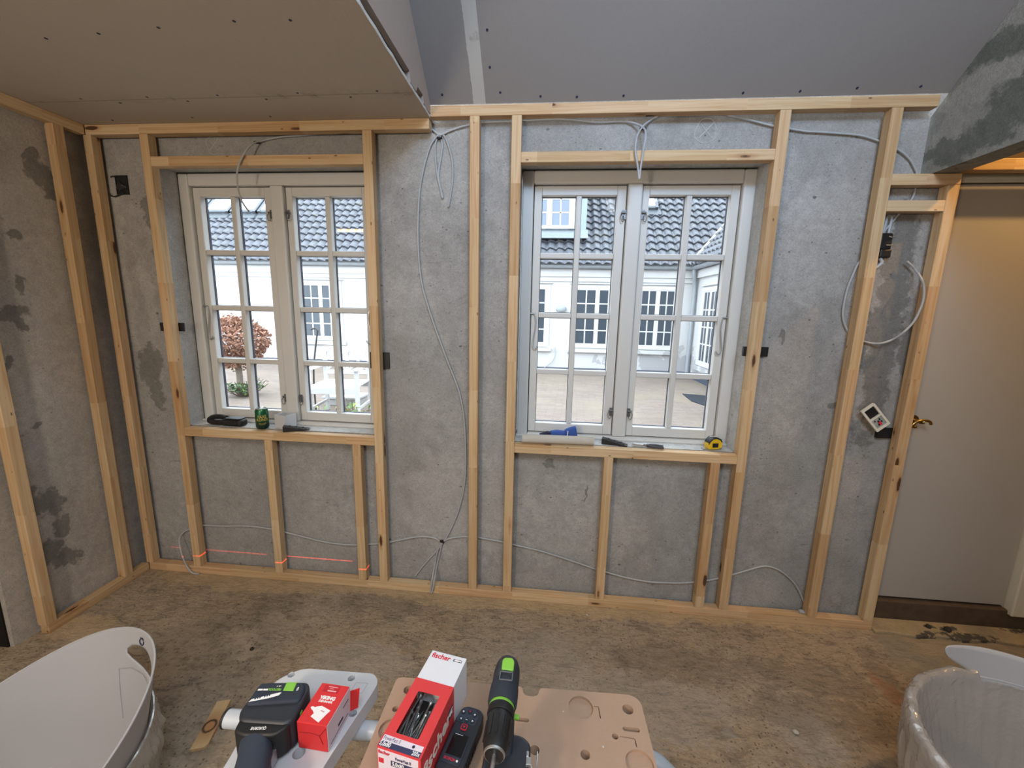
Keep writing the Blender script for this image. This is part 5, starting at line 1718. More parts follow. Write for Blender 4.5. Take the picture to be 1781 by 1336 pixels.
b = MB(); b.box(-0.010, 0.008, 0.0315, 0.0328, hh_+0.0003, hh_+0.0005); b.box(-0.006, 0.002, 0.028, 0.0288, hh_+0.0003, hh_+0.0005); b.box(-0.008, 0.009, 0.0228, 0.0252, hh_+0.0003, hh_+0.0005); b.build('small_print', plain('pink_print', (0.75, 0.42, 0.42), 0.6, 0.2), vb)
b = MB(); b.box(x1+0.0002, x1+0.0005, -0.006, 0.010, 0.016, 0.021); b.box(x1+0.0002, x1+0.0005, 0.012, 0.030, 0.035, 0.037); b.box(x1+0.0002, x1+0.0005, -0.03, 0.026, 0.008, 0.0095); b.build('side_print', PRINTK, vb)
b = MB(); b.add([(x1, y1-0.004, 0.004), (x1, y1, 0.045), (x1+0.014, y1+0.010, 0.044), (x1+0.012, y1+0.004, 0.006)], [(0, 1, 2, 3)]); b.build('open_flap', RED, vb, solid=0.0008)
b = MB(); b.tube([(x0+0.004, y0-0.0003, 0.034), (-0.002, y0-0.0003, 0.036), (0.014, y0-0.0003, 0.033), (0.020, y0-0.0003, 0.016)], 0.0005, 5, 1); b.tube([(0.014, y0-0.0003, 0.033), (0.027, y0-0.0003, 0.05)], 0.0005, 5, 1); b.build('fold_crease', plain('dark_red_crease', (0.22, 0.01, 0.015), 0.6, 0.2), vb)

# ------------------------------------------------------------------ red and white carton of screws
fb = empty('screw_carton', (2.1225, -1.4039, TZ), (0, 0, R(-10)))
tag(fb, 'red and white carton with a viewing window full of screws on the brown fibreboard', 'carton')
hw, hl_, H = 0.0377, 0.0967, 0.085
split = 0.031
b = MB()
b.box(-hw, -hw+0.0008, -hl_, split, 0.001, H); b.box(hw-0.0008, hw, -hl_, split, 0.001, H)
b.box(-hw+0.0008, hw-0.0008, -hl_, -hl_+0.0008, 0.001, H); b.box(-hw, hw, -hl_, split, 0.0004, 0.001)
V, F = plate([(-hw, -hl_), (hw, -hl_), (hw, split), (-hw, split)], [fillet([(-0.0203, -0.071), (0.0200, -0.071), (0.0205, 0.0080), (-0.0204, 0.0068)], 0.003, 4)], H, H+0.0009)
b.add(V, F)
b.build('red_sleeve', RED2, fb)
b = MB(); b.box(-hw+0.0010, hw-0.0010, split, hl_, 0.0005, H+0.0001); b.build('white_box', WHITEC, fb, 0.0008)
b = MB(); b.box(-hw+0.0012, hw-0.0012, -hl_+0.0012, split-0.001, 0.0012, 0.040); b.build('dark_interior', BLACK, fb)
b = MB(); b.box(-0.022, 0.0215, -0.073, 0.010, H-0.0006, H-0.0001); b.build('clear_window', GLASS, fb)
Mt = lambda x, y, r_=0: Matrix.Translation((x, y, H+0.0011)) @ Matrix.Rotation(R(r_), 4, 'Z')
b = MB(); b.prism([(-0.0355, -0.0875), (0.0345, -0.0875), (0.0345, -0.0788), (-0.0355, -0.0780)], H+0.0009, H+0.0011); b.build('pale_label', LABELP, fb)
b = MB(); b.prism([(-0.0368, -0.0960), (0.0345, -0.0962), (0.0345, -0.0877), (-0.0360, -0.0877)], H+0.0009, H+0.0012); b.build('navy_label', PRINTB, fb)
text('lettering', 'PowerFast II', 0.0088, Mt(-0.0345, -0.0828), PRINTB, fb, 'LEFT', 0.68, 0.0)
text('lettering', '5,0x80', 0.0098, Mt(-0.0360, -0.0918) @ Matrix.Translation((0, 0, 0.0002)), PRINTW, fb, 'LEFT', 0.72, 0.0002)
text('lettering', '200x', 0.0090, Mt(0.0335, -0.0920) @ Matrix.Translation((0, 0, 0.0002)), PRINTW, fb, 'RIGHT', 0.72, 0.0001)
b = MB(); b.prism(circ(0.0185, -0.0832, 0.0025, 12), H+0.0011, H+0.0013); b.build('screw_drive_mark', PRINTK, fb)
text('lettering', 'fischer', 0.0155, Matrix.Translation((-0.0322, 0.0862, H+0.0003)), PRINTR, fb, 'LEFT', 0.93, 0.0004)
b = MB(); b.prism([(0.0128, 0.0835), (0.0305, 0.0835), (0.0305, 0.0890), (0.0128, 0.0890)], H+0.0001, H+0.0003); b.build('logo_block', PRINTK, fb)
b = MB(); b.prism([(0.0140, 0.0862), (0.0165, 0.0880), (0.0215, 0.0884), (0.0265, 0.0872), (0.0298, 0.0882), (0.0292, 0.0862), (0.0298, 0.0843), (0.0262, 0.0852), (0.0215, 0.0842), (0.0165, 0.0845)], H+0.0003, H+0.0005); b.build('logo_fish', PRINTW, fb)
Ms = frame((hw+0.0002, -0.0905, 0.045), (0, 1, 0), (0, 0, 1))
text('lettering', 'fischer', 0.040, Ms, plain('cream_print', (0.80, 0.74, 0.66), 0.6, 0.2), fb, 'LEFT', 0.98, 0.0010)
b = MB(); b.box(hw, hw+0.0003, 0.006, 0.024, 0.038, 0.058); b.build('side_logo', PRINTK, fb)
b = MB(); b.prism([(0.008, 0.048), (0.012, 0.053), (0.018, 0.0525), (0.0225, 0.055), (0.0215, 0.048), (0.0225, 0.041), (0.018, 0.0435), (0.012, 0.043)], hw+0.0003, hw+0.0006, My); b.build('side_logo_fish', PRINTW, fb)
# printed end panel
Mf = frame((0, -hl_-0.0002, 0), (1, 0, 0), (0, 0, 1))
b = MB(); b.box(-0.0365, 0.0335, -hl_-0.0003, -hl_, 0.022, 0.0815); b.build('end_label', LABELP, fb)
b = MB(); b.box(-0.014, 0.0335, -hl_-0.0006, -hl_-0.0003, 0.056, 0.066); b.build('end_band', PRINTB, fb)
Mz = lambda x, z: Mf @ Matrix.Translation((x, z, 0.0006))
text('lettering', 'fischer', 0.0085, Mz(-0.0355, 0.0768), PRINTR, fb, 'LEFT', 0.9, 0.0002)
text('lettering', 'PowerFast II', 0.0075, Mz(-0.0060, 0.0720), PRINTB, fb, 'LEFT', 0.72, 0.0001)
text('lettering', '5,0x80', 0.0100, Mz(-0.0115, 0.0610), PRINTW, fb, 'LEFT', 0.75, 0.0002)
b = MB(); b.box(-0.0355, -0.0265, -hl_-0.0006, -hl_-0.0003, 0.056, 0.065); b.build('end_mark', PRINTR, fb)
# screws heaped in the carton
rg = random.Random(21)
Mfb = Matrix.Translation((2.1225, -1.4039, TZ)) @ Matrix.Rotation(R(-10), 4, 'Z')
first = None
for k in range(30):
    x = -0.026+0.052*(k % 10)/9+rg.uniform(-0.002, 0.002)
    lay = k//10
    y = rg.uniform(-0.048, -0.014) if k % 3 else rg.uniform(-0.052, -0.040)
    z = TZ+0.044+0.008*lay+rg.uniform(0, 0.003)
    flip = PI if rg.random() < 0.4 else 0
    if first is None:
        sb = MB()
        sb.lathe([(0.0004, -0.038), (0.0013, -0.030), (0.0015, 0.028), (0.0017, 0.034), (0.0038, 0.0382), (0.0036, 0.0388), (0.0012, 0.0385)], None, 10)
        for q in range(16):
            sb.lathe([(0.0013, 0), (0.0021, 0.0007), (0.0013, 0.0014)], Matrix.Translation((0, 0, -0.032+q*0.0023)), 8, False)
        first = sb.build('wood_screw', STEEL, None, 0, True)
        o = first
    else:
        o = first.copy()
        col.objects.link(o)
    o.matrix_world = Matrix.Translation(Mfb @ Vector((x, y, 0)) + Vector((0, 0, z-TZ))) @ Matrix.Rotation(R(-10)+rg.uniform(-0.22, 0.22)*(1 if lay == 0 else 1.3)+flip, 4, 'Z') @ Matrix.Rotation(R(-90)+rg.uniform(-0.10, 0.10), 4, 'X')
    tag(o, 'steel wood screw lying in the red and white carton behind its window', 'screw', 'screws inside the red and white carton')

# ------------------------------------------------------------------ laser distance meter
lm_ = empty('distance_meter', (2.1875, -1.4176, TZ), (0, 0, R(-11.5)))
tag(lm_, 'dark laser distance meter with screen and round buttons beside the screw carton', 'distance meter')
DH = 0.026
b = MB(); b.prism(fillet([(-0.0235, -0.060), (0.0235, -0.060), (0.0245, 0.035), (0.0215, 0.052), (0.012, 0.0585), (-0.012, 0.0585), (-0.0215, 0.052), (-0.0245, 0.035)], 0.010), 0, DH); b.build('meter_body', NAVYBLK, lm_, 0.004, True, 3)
b = MB(); b.prism(fillet([(-0.0180, -0.046), (0.0150, -0.046), (0.0150, 0.0065), (-0.0180, 0.0065)], 0.004), DH-0.0005, DH+0.0012); b.build('screen_bezel', RUBBER, lm_, 0.0006)
b = MB(); b.box(-0.0155, 0.0125, -0.0330, 0.0035, DH+0.0008, DH+0.0016); b.build('screen', SCREEN, lm_)
b = MB(); b.prism(fillet([(-0.0215, 0.0245), (0.0135, 0.0245), (0.0150, 0.040), (0.008, 0.0525), (-0.014, 0.0525), (-0.0220, 0.040)], 0.004), DH-0.0003, DH+0.0006); b.build('keypad', plain('slate_keypad', (0.045, 0.06, 0.085), 0.5, 0.4), lm_, 0.0004)
for (x, y) in ((-0.0150, 0.0428), (-0.0035, 0.0465), (0.0072, 0.0430), (-0.0142, 0.0292), (-0.0035, 0.0298), (0.0075, 0.0308)):
    b = MB(); b.lathe([(0.0042, 0), (0.0042, 0.0012), (0.003, 0.0016)], Matrix.Translation((x, y, DH+0.0005)), 16)
    bt = b.build('button', RUBBER, lm_, 0, True)
    b = MB()
    z0 = DH+0.0021
    if y > 0.04: b.prism(circ(x, y, 0.0017, 12), z0, z0+0.0002)
    elif x < -0.01: b.prism([(x-0.0022, y), (x+0.0014, y-0.002), (x+0.0014, y+0.002)], z0, z0+0.0002)
    elif x > 0.0: b.prism([(x+0.0022, y), (x-0.0014, y-0.002), (x-0.0014, y+0.002)], z0, z0+0.0002)
    else: b.prism([(x-0.002, y-0.0005), (x+0.002, y-0.0005), (x+0.002, y+0.0005), (x-0.002, y+0.0005)], z0, z0+0.0002)
    b.build('button_symbol', PRINTW if (x, y) != (-0.0035, 0.0465) else PRINTR, bt)
b = MB(); b.prism(rrect(-0.0085, 0.0030, 0.0110, 0.0222, 0.0025), DH, DH+0.0018); rb = b.build('button', PRINTR, lm_, 0.0005)
rb['label'] = 'red square measuring button'
b = MB(); b.prism(rrect(-0.0070, 0.0015, 0.0125, 0.0207, 0.002), DH+0.0018, DH+0.0020); b.build('button_face', RUBBER, rb)
b = MB(); b.prism([(-0.0055, 0.0185), (0.0, 0.0185), (-0.00275, 0.0140)], DH+0.0020, DH+0.0022); b.build('button_symbol', PRINTR, rb)
b = MB(); b.box(-0.0125, 0.0015, 0.0012, 0.0020, DH+0.0016, DH+0.0018); b.build('screen_print', LABELP, lm_)
text('lettering', 'BOSCH', 0.0060, Matrix.Translation((-0.0050, -0.0395, DH+0.0014)), PRINTR, lm_, 'CENTER', 1.0, 0.0001)
b = MB(); b.prism(circ(0.0085, -0.0395, 0.0018, 14), DH+0.0012, DH+0.0015); b.build('round_mark', PRINTW, lm_)
b = MB()
for k in range(7): b.box(0.0232, 0.0252, -0.035+k*0.006, -0.032+k*0.006, 0.006, 0.022)
b.build('grip_ribs', BLACK, lm_)

# ------------------------------------------------------------------ drill standing on its battery, chuck towards the viewer
d2 = empty('cordless_drill', (2.272, -1.475, TZ))
tag(d2, 'dark cordless drill standing on its battery with the chuck and bit towards the viewer', 'drill')
DO = Vector((2.272, -1.475, TZ))
ax0, ax1 = Vector((2.2622, -1.3560, 0.929))-DO, Vector((2.2570, -1.5350, 0.929))-DO
Ma = Matrix.Translation(ax0) @ (ax1-ax0).to_track_quat('Z', 'X').to_matrix().to_4x4()
b = MB(); b.lathe([(0.003, -0.002), (0.012, 0.0), (0.018, 0.006), (0.0215, 0.016), (0.0228, 0.030), (0.0228, 0.052)], Ma, 32); b.build('motor_housing', NAVYBLK, d2, 0, True)
b = MB(); b.lathe([(0.0222, 0.050), (0.0235, 0.056), (0.0242, 0.070), (0.0240, 0.084), (0.0225, 0.090), (0.019, 0.0905)], Ma, 32); b.build('gearbox', RUBBER, d2, 0, True)
b = MB(); b.lathe([(0.0200, 0.089), (0.0208, 0.091), (0.0208, 0.0945), (0.0195, 0.0955)], Ma, 32); b.build('green_ring', GREEN, d2, 0, True)
b = MB(); b.lathe([(0.0195, 0.0945), (0.0215, 0.096), (0.0215, 0.106), (0.0205, 0.108)], Ma, 32); b.build('torque_collar', BLACK, d2, 0, True)
b = MB()
prof = [(0.0185, 0.107), (0.0198, 0.110), (0.0198, 0.140), (0.0190, 0.150), (0.0165, 0.161), (0.0135, 0.166), (0.010, 0.164)]
b.lathe(prof, Ma, 36)
for k in range(12):
    a = 2*PI*k/12
    b.box(-0.0013, 0.0013, 0.0192, 0.0206, 0.116, 0.148, Ma @ Matrix.Rotation(a, 4, 'Z'))
b.build('chuck', BLACK, d2, 0, True)
b = MB(); b.lathe([(0.0160, 0.1625), (0.0150, 0.165), (0.0140, 0.1655), (0.0150, 0.163)], Ma, 32, False); b.build('chuck_ring', STEEL, d2, 0, True)
b = MB(); b.cyl(Ma @ Vector((0, 0, 0.155)), Ma @ Vector((0, 0, 0.235)), 0.0030, 6); b.cyl(Ma @ Vector((0, 0, 0.235)), Ma @ Vector((0, 0, 0.245)), 0.0022, 6); b.build('driver_bit', ALU, d2)
up = Vector((0, 0, 1))
b = MB(); b.prism(fillet([(-0.0105, -0.010), (0.0105, -0.010), (0.0105, 0.007), (0.006, 0.0115), (-0.006, 0.0115), (-0.0105, 0.007)], 0.003), 0, 0.006, Matrix.Translation(Vector((2.2635, -1.3880, 0.9495))-DO) @ Matrix.Rotation(R(12), 4, 'X')); b.build('gear_switch', GREEN, d2, 0.0015)
b = MB()
for (xa, xb, ya, yb_) in ((-0.0105, 0.0105, -0.0008, 0.0008), (-0.0105, 0.0105, 0.0148, 0.0162), (-0.0112, -0.0098, 0, 0.016), (0.0098, 0.0112, 0, 0.016)):
    b.box(xa, xb, ya, yb_, 0, 0.0012, Matrix.Translation(Vector((2.2625, -1.4185, 0.9522))-DO))
b.build('moulded_frame', plain('grey_scuffed_plastic', (0.14, 0.15, 0.16), 0.6, 0.3), d2)
b = MB()
b.prism([(-0.030, -0.008), (0.012, -0.008), (0.018, 0.090), (-0.024, 0.090)], -0.0155, 0.0155, Matrix.Translation(Vector((2.2640, -1.434, TZ+0.035))-DO) @ Matrix(((0, 0, 1, 0), (1, 0, 0, 0), (0, 1, 0, 0), (0, 0, 0, 1))))
b.build('handle', RUBBER, d2, 0.007, True, 3)
b = MB(); b.prism(fillet([(-0.040, -0.060), (0.036, -0.060), (0.037, 0.038), (0.020, 0.050), (-0.020, 0.050), (-0.038, 0.040)], 0.016), 0.0, 0.056); b.build('battery', NAVYBLK, d2, 0.006, True, 3)
b = MB(); b.box(0.0155, 0.0300, 0.0345, 0.0425, 0.094, 0.100, Matrix.Translation((-0.014, 0.004, 0.0))); b.build('direction_switch', GREEN, d2, 0.002)
b = MB(); b.box(-0.009, 0.009, -0.030, -0.012, 0.074, 0.104, Matrix.Translation((-0.010, 0.036, 0))); b.build('trigger', GREEN, d2, 0.003)
b = MB(); b.box(0.0300, 0.0385, 0.000, 0.012, 0.050, 0.060); b.box(0.030, 0.0345, 0.0115, 0.020, 0.054, 0.061); b.build('belt_clip_plate', ALU, d2, 0.001)
b = MB()
b.tube([(0.0385, 0.002, 0.058), (0.0405, -0.012, 0.062), (0.041, -0.030, 0.060), (0.040, -0.050, 0.058)], 0.0012, 6, 4)
b.build('belt_clip', STEEL, d2, 0, True)
b = MB()
b.tube([(0.0480, 0.022, 0.058), (0.0475, 0.0, 0.062), (0.0465, -0.020, 0.062), (0.043, -0.045, 0.058)], 0.0012, 6, 4)
b.build('belt_clip', STEEL, d2, 0, True)

# ------------------------------------------------------------------ drill lying on its side on the grey jaw
d1 = empty('cordless_drill', (1.8475, -1.425, TZ), (0, 0, R(7)))
tag(d1, 'black and green cordless drill lying on its side beside the red carton', 'drill')
b = MB(); b.prism(fillet([(-0.052, -0.016), (-0.047, 0.034), (-0.036, 0.043), (0.042, 0.043), (0.050, 0.030), (0.050, -0.030), (0.040, -0.040), (-0.040, -0.034)], 0.010), 0.002, 0.064); b.build('battery', NAVYBLK, d1, 0.008, True, 4)
b = MB(); b.prism(fillet([(-0.046, -0.008), (-0.043, 0.036), (0.038, 0.037), (0.046, 0.020), (0.046, -0.002)], 0.008), 0.058, 0.0685); b.build('battery_top', RUBBER, d1, 0.005, True, 3)
b = MB(); b.prism(fillet([(-0.042, -0.048), (-0.046, -0.008), (0.043, -0.006), (0.046, -0.040), (0.030, -0.055), (-0.020, -0.055)], 0.008), 0.006, 0.060); b.build('battery_foot', BLACK, d1, 0.006, True, 3)
b = MB()
secs = [(-0.040, 0.028, 0.026, -0.006), (-0.055, 0.027, 0.0255, -0.002), (-0.080, 0.0265, 0.025, 0.008), (-0.110, 0.0275, 0.025, 0.018), (-0.140, 0.0285, 0.026, 0.024), (-0.170, 0.030, 0.027, 0.028), (-0.200, 0.028, 0.026, 0.030)]
v, fs = [], []
n = 20
for (yy_, rx, rz, xo) in secs:
    for k in range(n):
        a = 2*PI*k/n
        c_, s_ = math.cos(a), math.sin(a)
        v.append((xo+rx*abs(c_)**0.8*(1 if c_ >= 0 else -1), yy_, 0.034+rz*abs(s_)**0.8*(1 if s_ >= 0 else -1)))
for i in range(len(secs)-1):
    for k in range(n): fs.append((i*n+k, i*n+(k+1) % n, (i+1)*n+(k+1) % n, (i+1)*n+k))
fs += [tuple(range(n)), tuple(range((len(secs)-1)*n, len(secs)*n))]
b.add(v, fs)
b.build('handle', plain('blue_black_grip', (0.035, 0.045, 0.065), 0.6, 0.3, 0.1), d1, 0, True)
b = MB(); b.cyl((-0.03, -0.215, 0.036), (0.085, -0.215, 0.036), 0.031, 24); b.cyl((0.085, -0.215, 0.036), (0.125, -0.215, 0.036), 0.022, 20, 0.017); b.build('motor_housing', NAVYBLK, d1, 0.004, True)
b = MB(); b.prism(fillet([(0.036, -0.098), (0.050, -0.104), (0.054, -0.125), (0.052, -0.150), (0.030, -0.150), (0.032, -0.110)], 0.006), 0.024, 0.050); b.build('trigger', GREEN, d1, 0.005, True, 3)
TZ1 = 0.0688
Mr = lambda x, y, z=TZ1: Matrix.Translation((x, y, z)) @ Matrix.Rotation(PI, 4, 'Z')
b = MB(); b.prism([(0.0075, 0.0180), (0.0262, 0.0172), (0.0248, 0.0350), (0.0060, 0.0352)], 0.067, TZ1+0.0003); b.build('charge_panel', GREEN, d1, 0.0004)
text('lettering', 'FESTOOL', 0.0062, Mr(-0.0085, 0.0208), GREEN, d1, 'CENTER', 0.9, 0.0002)
text('lettering', '18 V', 0.0042, Mr(-0.0040, 0.0275), PRINTW, d1)
text('lettering', '0', 0.0100, Mr(0.0325, 0.0218), PRINTW, d1, 'CENTER', 0.6, 0.0003)
b = MB(); b.box(-0.0385, -0.0300, 0.0185, 0.0218, TZ1, TZ1+0.0003); b.box(-0.0290, -0.0205, 0.0185, 0.0218, TZ1, TZ1+0.0003); b.build('white_print', PRINTW, d1)
b = MB(); b.prism([(-0.0415, -0.0040), (-0.0385, 0.0010), (0.0030, 0.0135), (0.0070, 0.0135), (0.0050, 0.0085), (-0.0100, 0.0030)], TZ1+0.0002, TZ1+0.0008); st_ = b.build('sticker', PRINTW, d1)
b = MB()
for k in range(7):
    if k == 3: continue
    b.box(-0.034+k*0.0036, -0.0318+k*0.0036, 0.0002+k*0.0011, 0.0028+k*0.0011, TZ1+0.0008, TZ1+0.0010)
b.build('handwriting', PRINTK, st_)
b = MB(); b.prism(circ(0.0385, -0.0225, 0.0050, 16), 0.058, 0.0625); b.build('release_button', GREEN, d1, 0.001)
b = MB(); b.box(0.0480, 0.0512, -0.010, -0.002, 0.04, 0.05); b.build('release_button', GREEN, d1, 0.001)
t_ = text('lettering', 'QUADRIVE', 0.0072, Mr(-0.002, -0.0440, 0.0607), PRINTW, d1, 'CENTER', 0.72, 0.0001)
b = MB(); b.cyl((0.020, -0.058, 0.028), (0.022, -0.066, 0.045), 0.0032, 10); b.build('spare_bit', ALU, d1)
b = MB(); b.box(0.014, 0.030, -0.070, -0.052, 0.008, 0.03); b.build('bit_clip', STEEL, d1, 0.001)


# ------------------------------------------------------------------ plastic tubs
def tub_mesh(H0, A, th0, sharp, r_top, r_bot, hole=None, rib=True, nt=220, nz=60):
    """rim height H0 rising by A around the two handle directions th0 and th0+180"""
    def rim(a):
        c = math.cos(a-th0)
        return H0+A*(c*c)**sharp
    def P(a, t):
        z = rim(a)*t
        r_ = r_bot+(r_top-r_bot)*min(1.0, (z/(H0+A)))**0.9
        if rib:
            for zr_ in (0.72*H0, 0.78*H0, 0.84*H0): r_ += 0.004*math.exp(-((z-zr_)/0.006)**2)
        return Vector((r_*math.cos(a), r_*math.sin(a), z))
    uv = [[[2*PI*i/nt, j/nz] for j in range(nz+1)] for i in range(nt)]
    skip = set()
    if hole:
        for (ha, hz_, ra, rz) in hole:
            def e(i, j):
                a, t = uv[i][j]
                da = (a-ha+PI) % (2*PI)-PI
                return da/ra, (rim(a)*t-hz_)/rz
            D = {}
            for i in range(nt):
                for j in range(nz+1):
                    x, y = e(i, j)
                    if abs(x) < 2 and abs(y) < 2: D[(i, j)] = (x, y, math.hypot(x, y))
            eps = 0.4
            dead = set()
            for i in range(nt):
                for j in range(nz):
                    if any(D.get((k % nt, l), (9, 9, 9))[2] < eps for k in (i, i+1) for l in (j, j+1)): dead.add((i, j))
            edge = set()
            for (i, j) in dead:
                for k in (i, i+1):
                    for l in (j, j+1): edge.add((k % nt, l))
            skip |= dead
            for (i, j), (x, y, d) in D.items():
                if d < 1e-6 or d > 1.5: continue
                dn = 1.0 if (i, j) in edge else 1.0+max(0.0, (d-eps))/(1.5-eps)*0.5
                a, t = uv[i][j]
                uv[i][j] = [a+ra*(x/d*dn-x), t+rz*(y/d*dn-y)/rim(a)]
    V = [P(*uv[i][j]) for i in range(nt) for j in range(nz+1)]
    F = [(i*(nz+1)+j, ((i+1) % nt)*(nz+1)+j, ((i+1) % nt)*(nz+1)+j+1, i*(nz+1)+j+1) for i in range(nt) for j in range(nz) if (i, j) not in skip]
    k0 = len(V)
    V.append(Vector((0, 0, 0)))
    F += [(k0, ((i+1) % nt)*(nz+1), i*(nz+1)) for i in range(nt)]
    return V, F, P, rim


TUBM = plain('white_tub_plastic', (0.43, 0.425, 0.44), 0.45, 0.4, 0.03, 5)
t1 = empty('builders_tub', (0.838, -1.2626, 0))
tag(t1, 'white flexible builders tub with a cut-out handle, standing at the lower left', 'tub')
TA = R(63.3)
V, F, P1, rim1 = tub_mesh(0.296, 0.157, TA, 0.65, 0.3801, 0.285, [(R(65), 0.372, 0.29, 0.033), (R(65)+PI, 0.372, 0.29, 0.033)], False)
EY = Matrix.Diagonal((1, 1.034, 1, 1))
b = MB(); b.add([EY @ v+Vector((0, 0, 0.004)) for v in V], F)
b.build('tub_body', TUBM, t1, smooth_=True, solid=0.004)
b = MB()
b.tube([EY @ P1(2*PI*k/160, 1.0)+Vector((0, 0, 0.004)) for k in range(161)], 0.0032, 8, 1)
b.build('rim_bead', TUBM, t1, 0, True)
# moulded recycling mark of three arrows inside the rim above the handle
b = MB()
ca = R(69)
def IN(a, z):
    p = EY @ P1(a, z/rim1(a)) + Vector((0, 0, 0.004))
    return p-Vector((math.cos(a), math.sin(a), 0))*0.0032
MZ = 0.421
for k in range(3):
    a0 = R(90+120*k)
    pts = []
    for q in range(7):
        w = a0+R(-46+80*q/6)
        pts.append(IN(ca-0.034*math.cos(w), MZ+0.011*math.sin(w)))
    b.tube(pts, 0.0017, 6, 1)
    w = a0+R(44)
    tip = IN(ca-0.034*math.cos(w+0.35), MZ+0.011*math.sin(w+0.35))
    l_ = IN(ca-0.034*1.4*math.cos(w-0.05), MZ+0.011*1.4*math.sin(w-0.05))
    i_ = IN(ca-0.034*0.55*math.cos(w-0.05), MZ+0.011*0.55*math.sin(w-0.05))
    b.add([tip, l_, i_], [(0, 1, 2)])
b.build('recycling_mark', PRINTK, t1, solid=0.0006)
b = MB()
b.tube([IN(R(79), 0.145), IN(R(83), 0.22), IN(R(85.5), 0.302), IN(R(76), 0.318), IN(R(64), 0.325), IN(R(52), 0.33), IN(R(46), 0.335)], 0.0011, 5, 1)
b.build('mould_line', plain('grey_mould_line', (0.36, 0.36, 0.38), 0.6, 0.2), t1)


def bag_mesh(PF, RF, a0, a1, prof, amp=1.0, na=170, closed=False):
    """clear film: prof(s, a) -> (height, offset outward) followed around the tub with folds"""
    V, F = [], []
    nj = 30
    for i in range(na if closed else na+1):
        a = a0+(a1-a0)*i/na
        for j in range(nj+1):
            z, off = prof(j/nj, a)
            base = PF(a, min(1.0, max(0.02, z)/RF(a)))
            r_ = Vector((base.x, base.y, 0)).length+off
            V.append(Vector((r_*math.cos(a), r_*math.sin(a), z)))
    for i in range(na):
        for j in range(nj):
            q = i*(nj+1)+j
            w = 0+j if closed and i == na-1 else q+nj+1
            F.append((q, w, w+1, q+1))
    return V, F


def fold(a, s, k=0.0):
    return noise.noise(Vector((7*math.cos(a)+k, 7*math.sin(a), s*3.0))), noise.noise(Vector((22*math.cos(a), 22*math.sin(a)+k, s*1.6+5)))


def prof1(s, a):
    n1, n2 = fold(a, s, 3.0)
    zt = 0.275+0.012*n1
    if s < 0.15:
        w = s/0.15*PI
        return zt+0.010*math.sin(w), 0.012-0.006*math.cos(w)
    t = (s-0.15)/0.85
    return zt-(zt-0.03)*t, 0.018+(0.010+0.022*abs(n2)+0.014*abs(n1))*min(1, t*4)+0.012*t


V, F = bag_mesh(P1, rim1, R(-60), R(150), prof1)
b = MB(); b.add([EY @ v for v in V], F)
bo = b.build('plastic_bag', FILM, None, 0, True, loc=(0.838, -1.2626, 0))
tag(bo, 'clear plastic bag folded down around the outside of the left tub', 'plastic bag')

t2 = empty('builders_tub', (3.80, -1.005, 0))
tag(t2, 'white builders tub lined with a clear plastic bag, standing at the lower right', 'tub')
V, F, P2, rim2 = tub_mesh(0.345, 0.0, 0.0, 1.0, 0.372, 0.28, None, False)
b = MB(); b.add([v+Vector((0, 0, 0.004)) for v in V], F)
b.build('tub_body', TUBM, t2, smooth_=True, solid=0.0045)
b = MB(); b.tube([P2(2*PI*k/160, 1.0)+Vector((0, 0, 0.004)) for k in range(161)], 0.0042, 8, 1); b.build('rim_bead', TUBM, t2, 0, True)
def interp(x, tab):
    for (xa, ya), (xb, yb_) in zip(tab, tab[1:]):
        if xa >= x >= xb: return ya+(yb_-ya)*(xa-x)/(xa-xb)
    return tab[-1][1]
low = [(103.2, 0.4385), (103.0, 0.432), (102.3, 0.423), (101, 0.412), (98, 0.397), (92, 0.374), (87, 0.352), (84, 0.335), (20, 0.335)]
top_ = [(103.2, 0.4385), (103.0, 0.445), (102.3, 0.450), (101, 0.4535), (98, 0.454), (85, 0.453), (69, 0.446), (55, 0.430), (40, 0.40), (28, 0.36), (20, 0.338)]
for da in (0, 180):
    V, F = [], []
    n_ = 110
    for i in range(n_+1):
        d_ = 103.2-(83.2)*(i/n_)**1.35
        zl_, zt_ = interp(d_, low), interp(d_, top_)
        a = R(d_+da)
        for j in range(7):
            z = zl_+(zt_-zl_)*j/6
            r_ = 0.374+0.10*(z-0.345)
            V.append((r_*math.cos(a), r_*math.sin(a), z))
    for i in range(n_):
        for j in range(6):
            q = i*7+j
            F.append((q, q+7, q+8, q+1))
    b = MB(); b.add(V, F); b.build('handle_lobe', TUBM, t2, smooth_=True, solid=0.003)


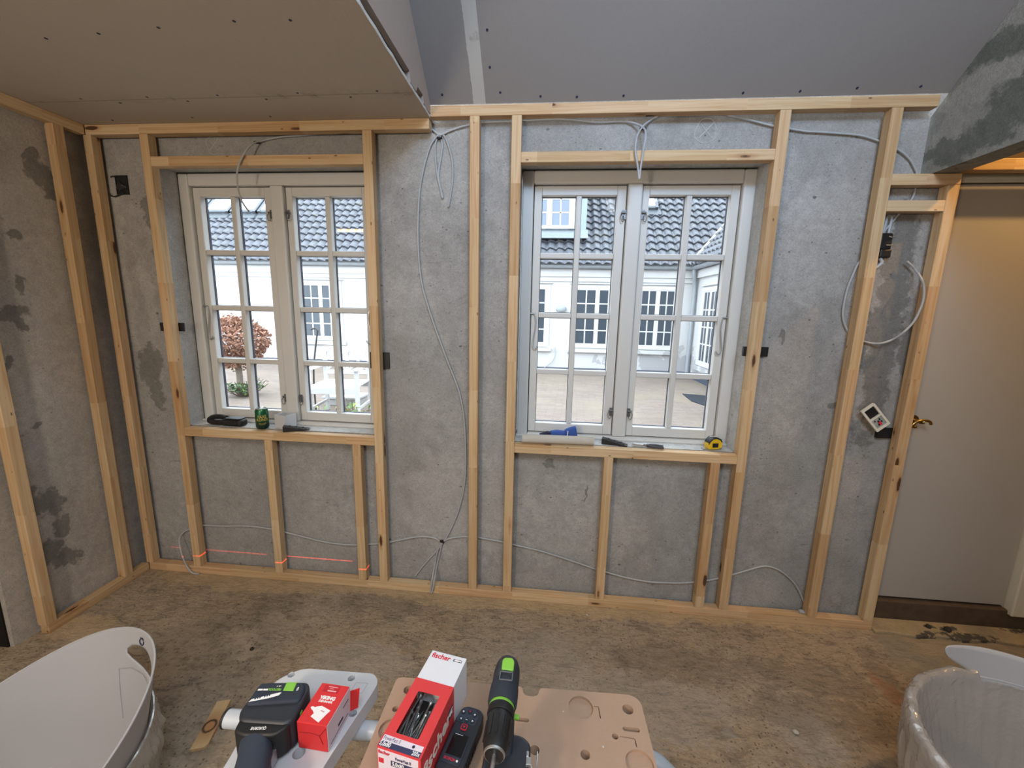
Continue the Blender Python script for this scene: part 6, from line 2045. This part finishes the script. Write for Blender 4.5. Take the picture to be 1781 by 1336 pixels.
def prof2(s, a):
    n1, n2 = fold(a, s)
    d_ = math.degrees(a) % 360
    up_ = 1.0 if (86 < d_ < 205 or 262 < d_ < 360 or d_ < 25) else 0.0
    hz_ = 0.345
    lobe = 22 < d_ < 86
    if lobe:
        if s >= 0.42: return hz_+0.0005*s, -0.013-0.007*abs(n1)+0.004*n2
    if s < 0.42:
        return 0.06+(hz_-0.06)*(s/0.42), -0.012-0.007*abs(n1)+0.004*n2
    if s < 0.58:
        w = (s-0.42)/0.16*PI
        return hz_+0.008+(0.020+0.010*n1)*math.sin(w)*(0.3+0.7*up_), -0.013*math.cos(w)*1.3+0.005*n2
    t = (s-0.58)/0.42
    return hz_+0.008-(0.30+0.03*n1)*t, 0.017+(0.026*abs(n2)+0.018*abs(n1))*min(1, t*3)+0.03*t


V, F = bag_mesh(P2, rim2, R(86.5), R(446.5), prof2, 1.0, 300, True)
b = MB(); b.add(V, F)
bg_ = b.build('plastic_bag', FILM, None, 0, True, loc=(3.80, -1.005, 0))
tag(bg_, 'clear plastic bag lining the right tub and folded over its rim', 'plastic bag')

# ------------------------------------------------------------------ odds and ends
oc = MB()
oc.prism([(-0.0255, -0.094), (0.0190, -0.0915), (0.0265, -0.080), (0.0245, 0.093), (-0.0245, 0.091)], 0.0, 0.011)
tag(oc.build('wood_offcut', KNOT, None, 0.001, False, 2, (1.1035, -0.818, 0.001), (0, 0, R(15.4))), 'short thin pine offcut with a round knot lying on the concrete floor', 'offcut')


def stone(x, y, z, s, mat, label, seed):
    bm_ = bmesh.new()
    bmesh.ops.create_icosphere(bm_, subdivisions=2, radius=s)
    for v in bm_.verts:
        v.co *= 1+0.35*noise.noise(v.co*(0.9/s)+Vector((seed*3.1, 0, 0)))
        v.co.z *= 0.65
    me = bpy.data.meshes.new('stone')
    bm_.to_mesh(me); bm_.free()
    me.materials.append(mat)
    o = bpy.data.objects.new('stone', me)
    col.objects.link(o)
    o.location = (x, y, z+s*0.55)
    tag(o, label, 'stone', 'small stones and crumbs lying about')


stone(3.668, 0.028, 0.045, 0.014, STONE, 'grey stone lying on the bottom plate beside the stud left of the socket', 1)
stone(2.56, 0.02-0.09, 0, 0.006, MORTAR, 'tiny pale crumb on the floor in front of the bottom plate under the right window', 2)
stone(1.005, -0.475, 0, 0.009, SOIL, 'dark crumb on the floor to the right of the left tub', 3)
stone(2.437, -1.386, TZ, 0.0022, MORTAR, 'tiny white crumb on the brown fibreboard top between its holes', 4)
stone(3.30, -0.60, 0, 0.010, MORTAR, 'pale stone on the floor to the left of the bag-lined tub', 5)
stone(4.36, 0.015, 0.018, 0.016, SOIL, 'black clod on the concrete step in front of the door', 6)
stone(4.28, 0.03, 0.018, 0.012, SOIL, 'smaller black clod on the left part of the step by the door', 7)
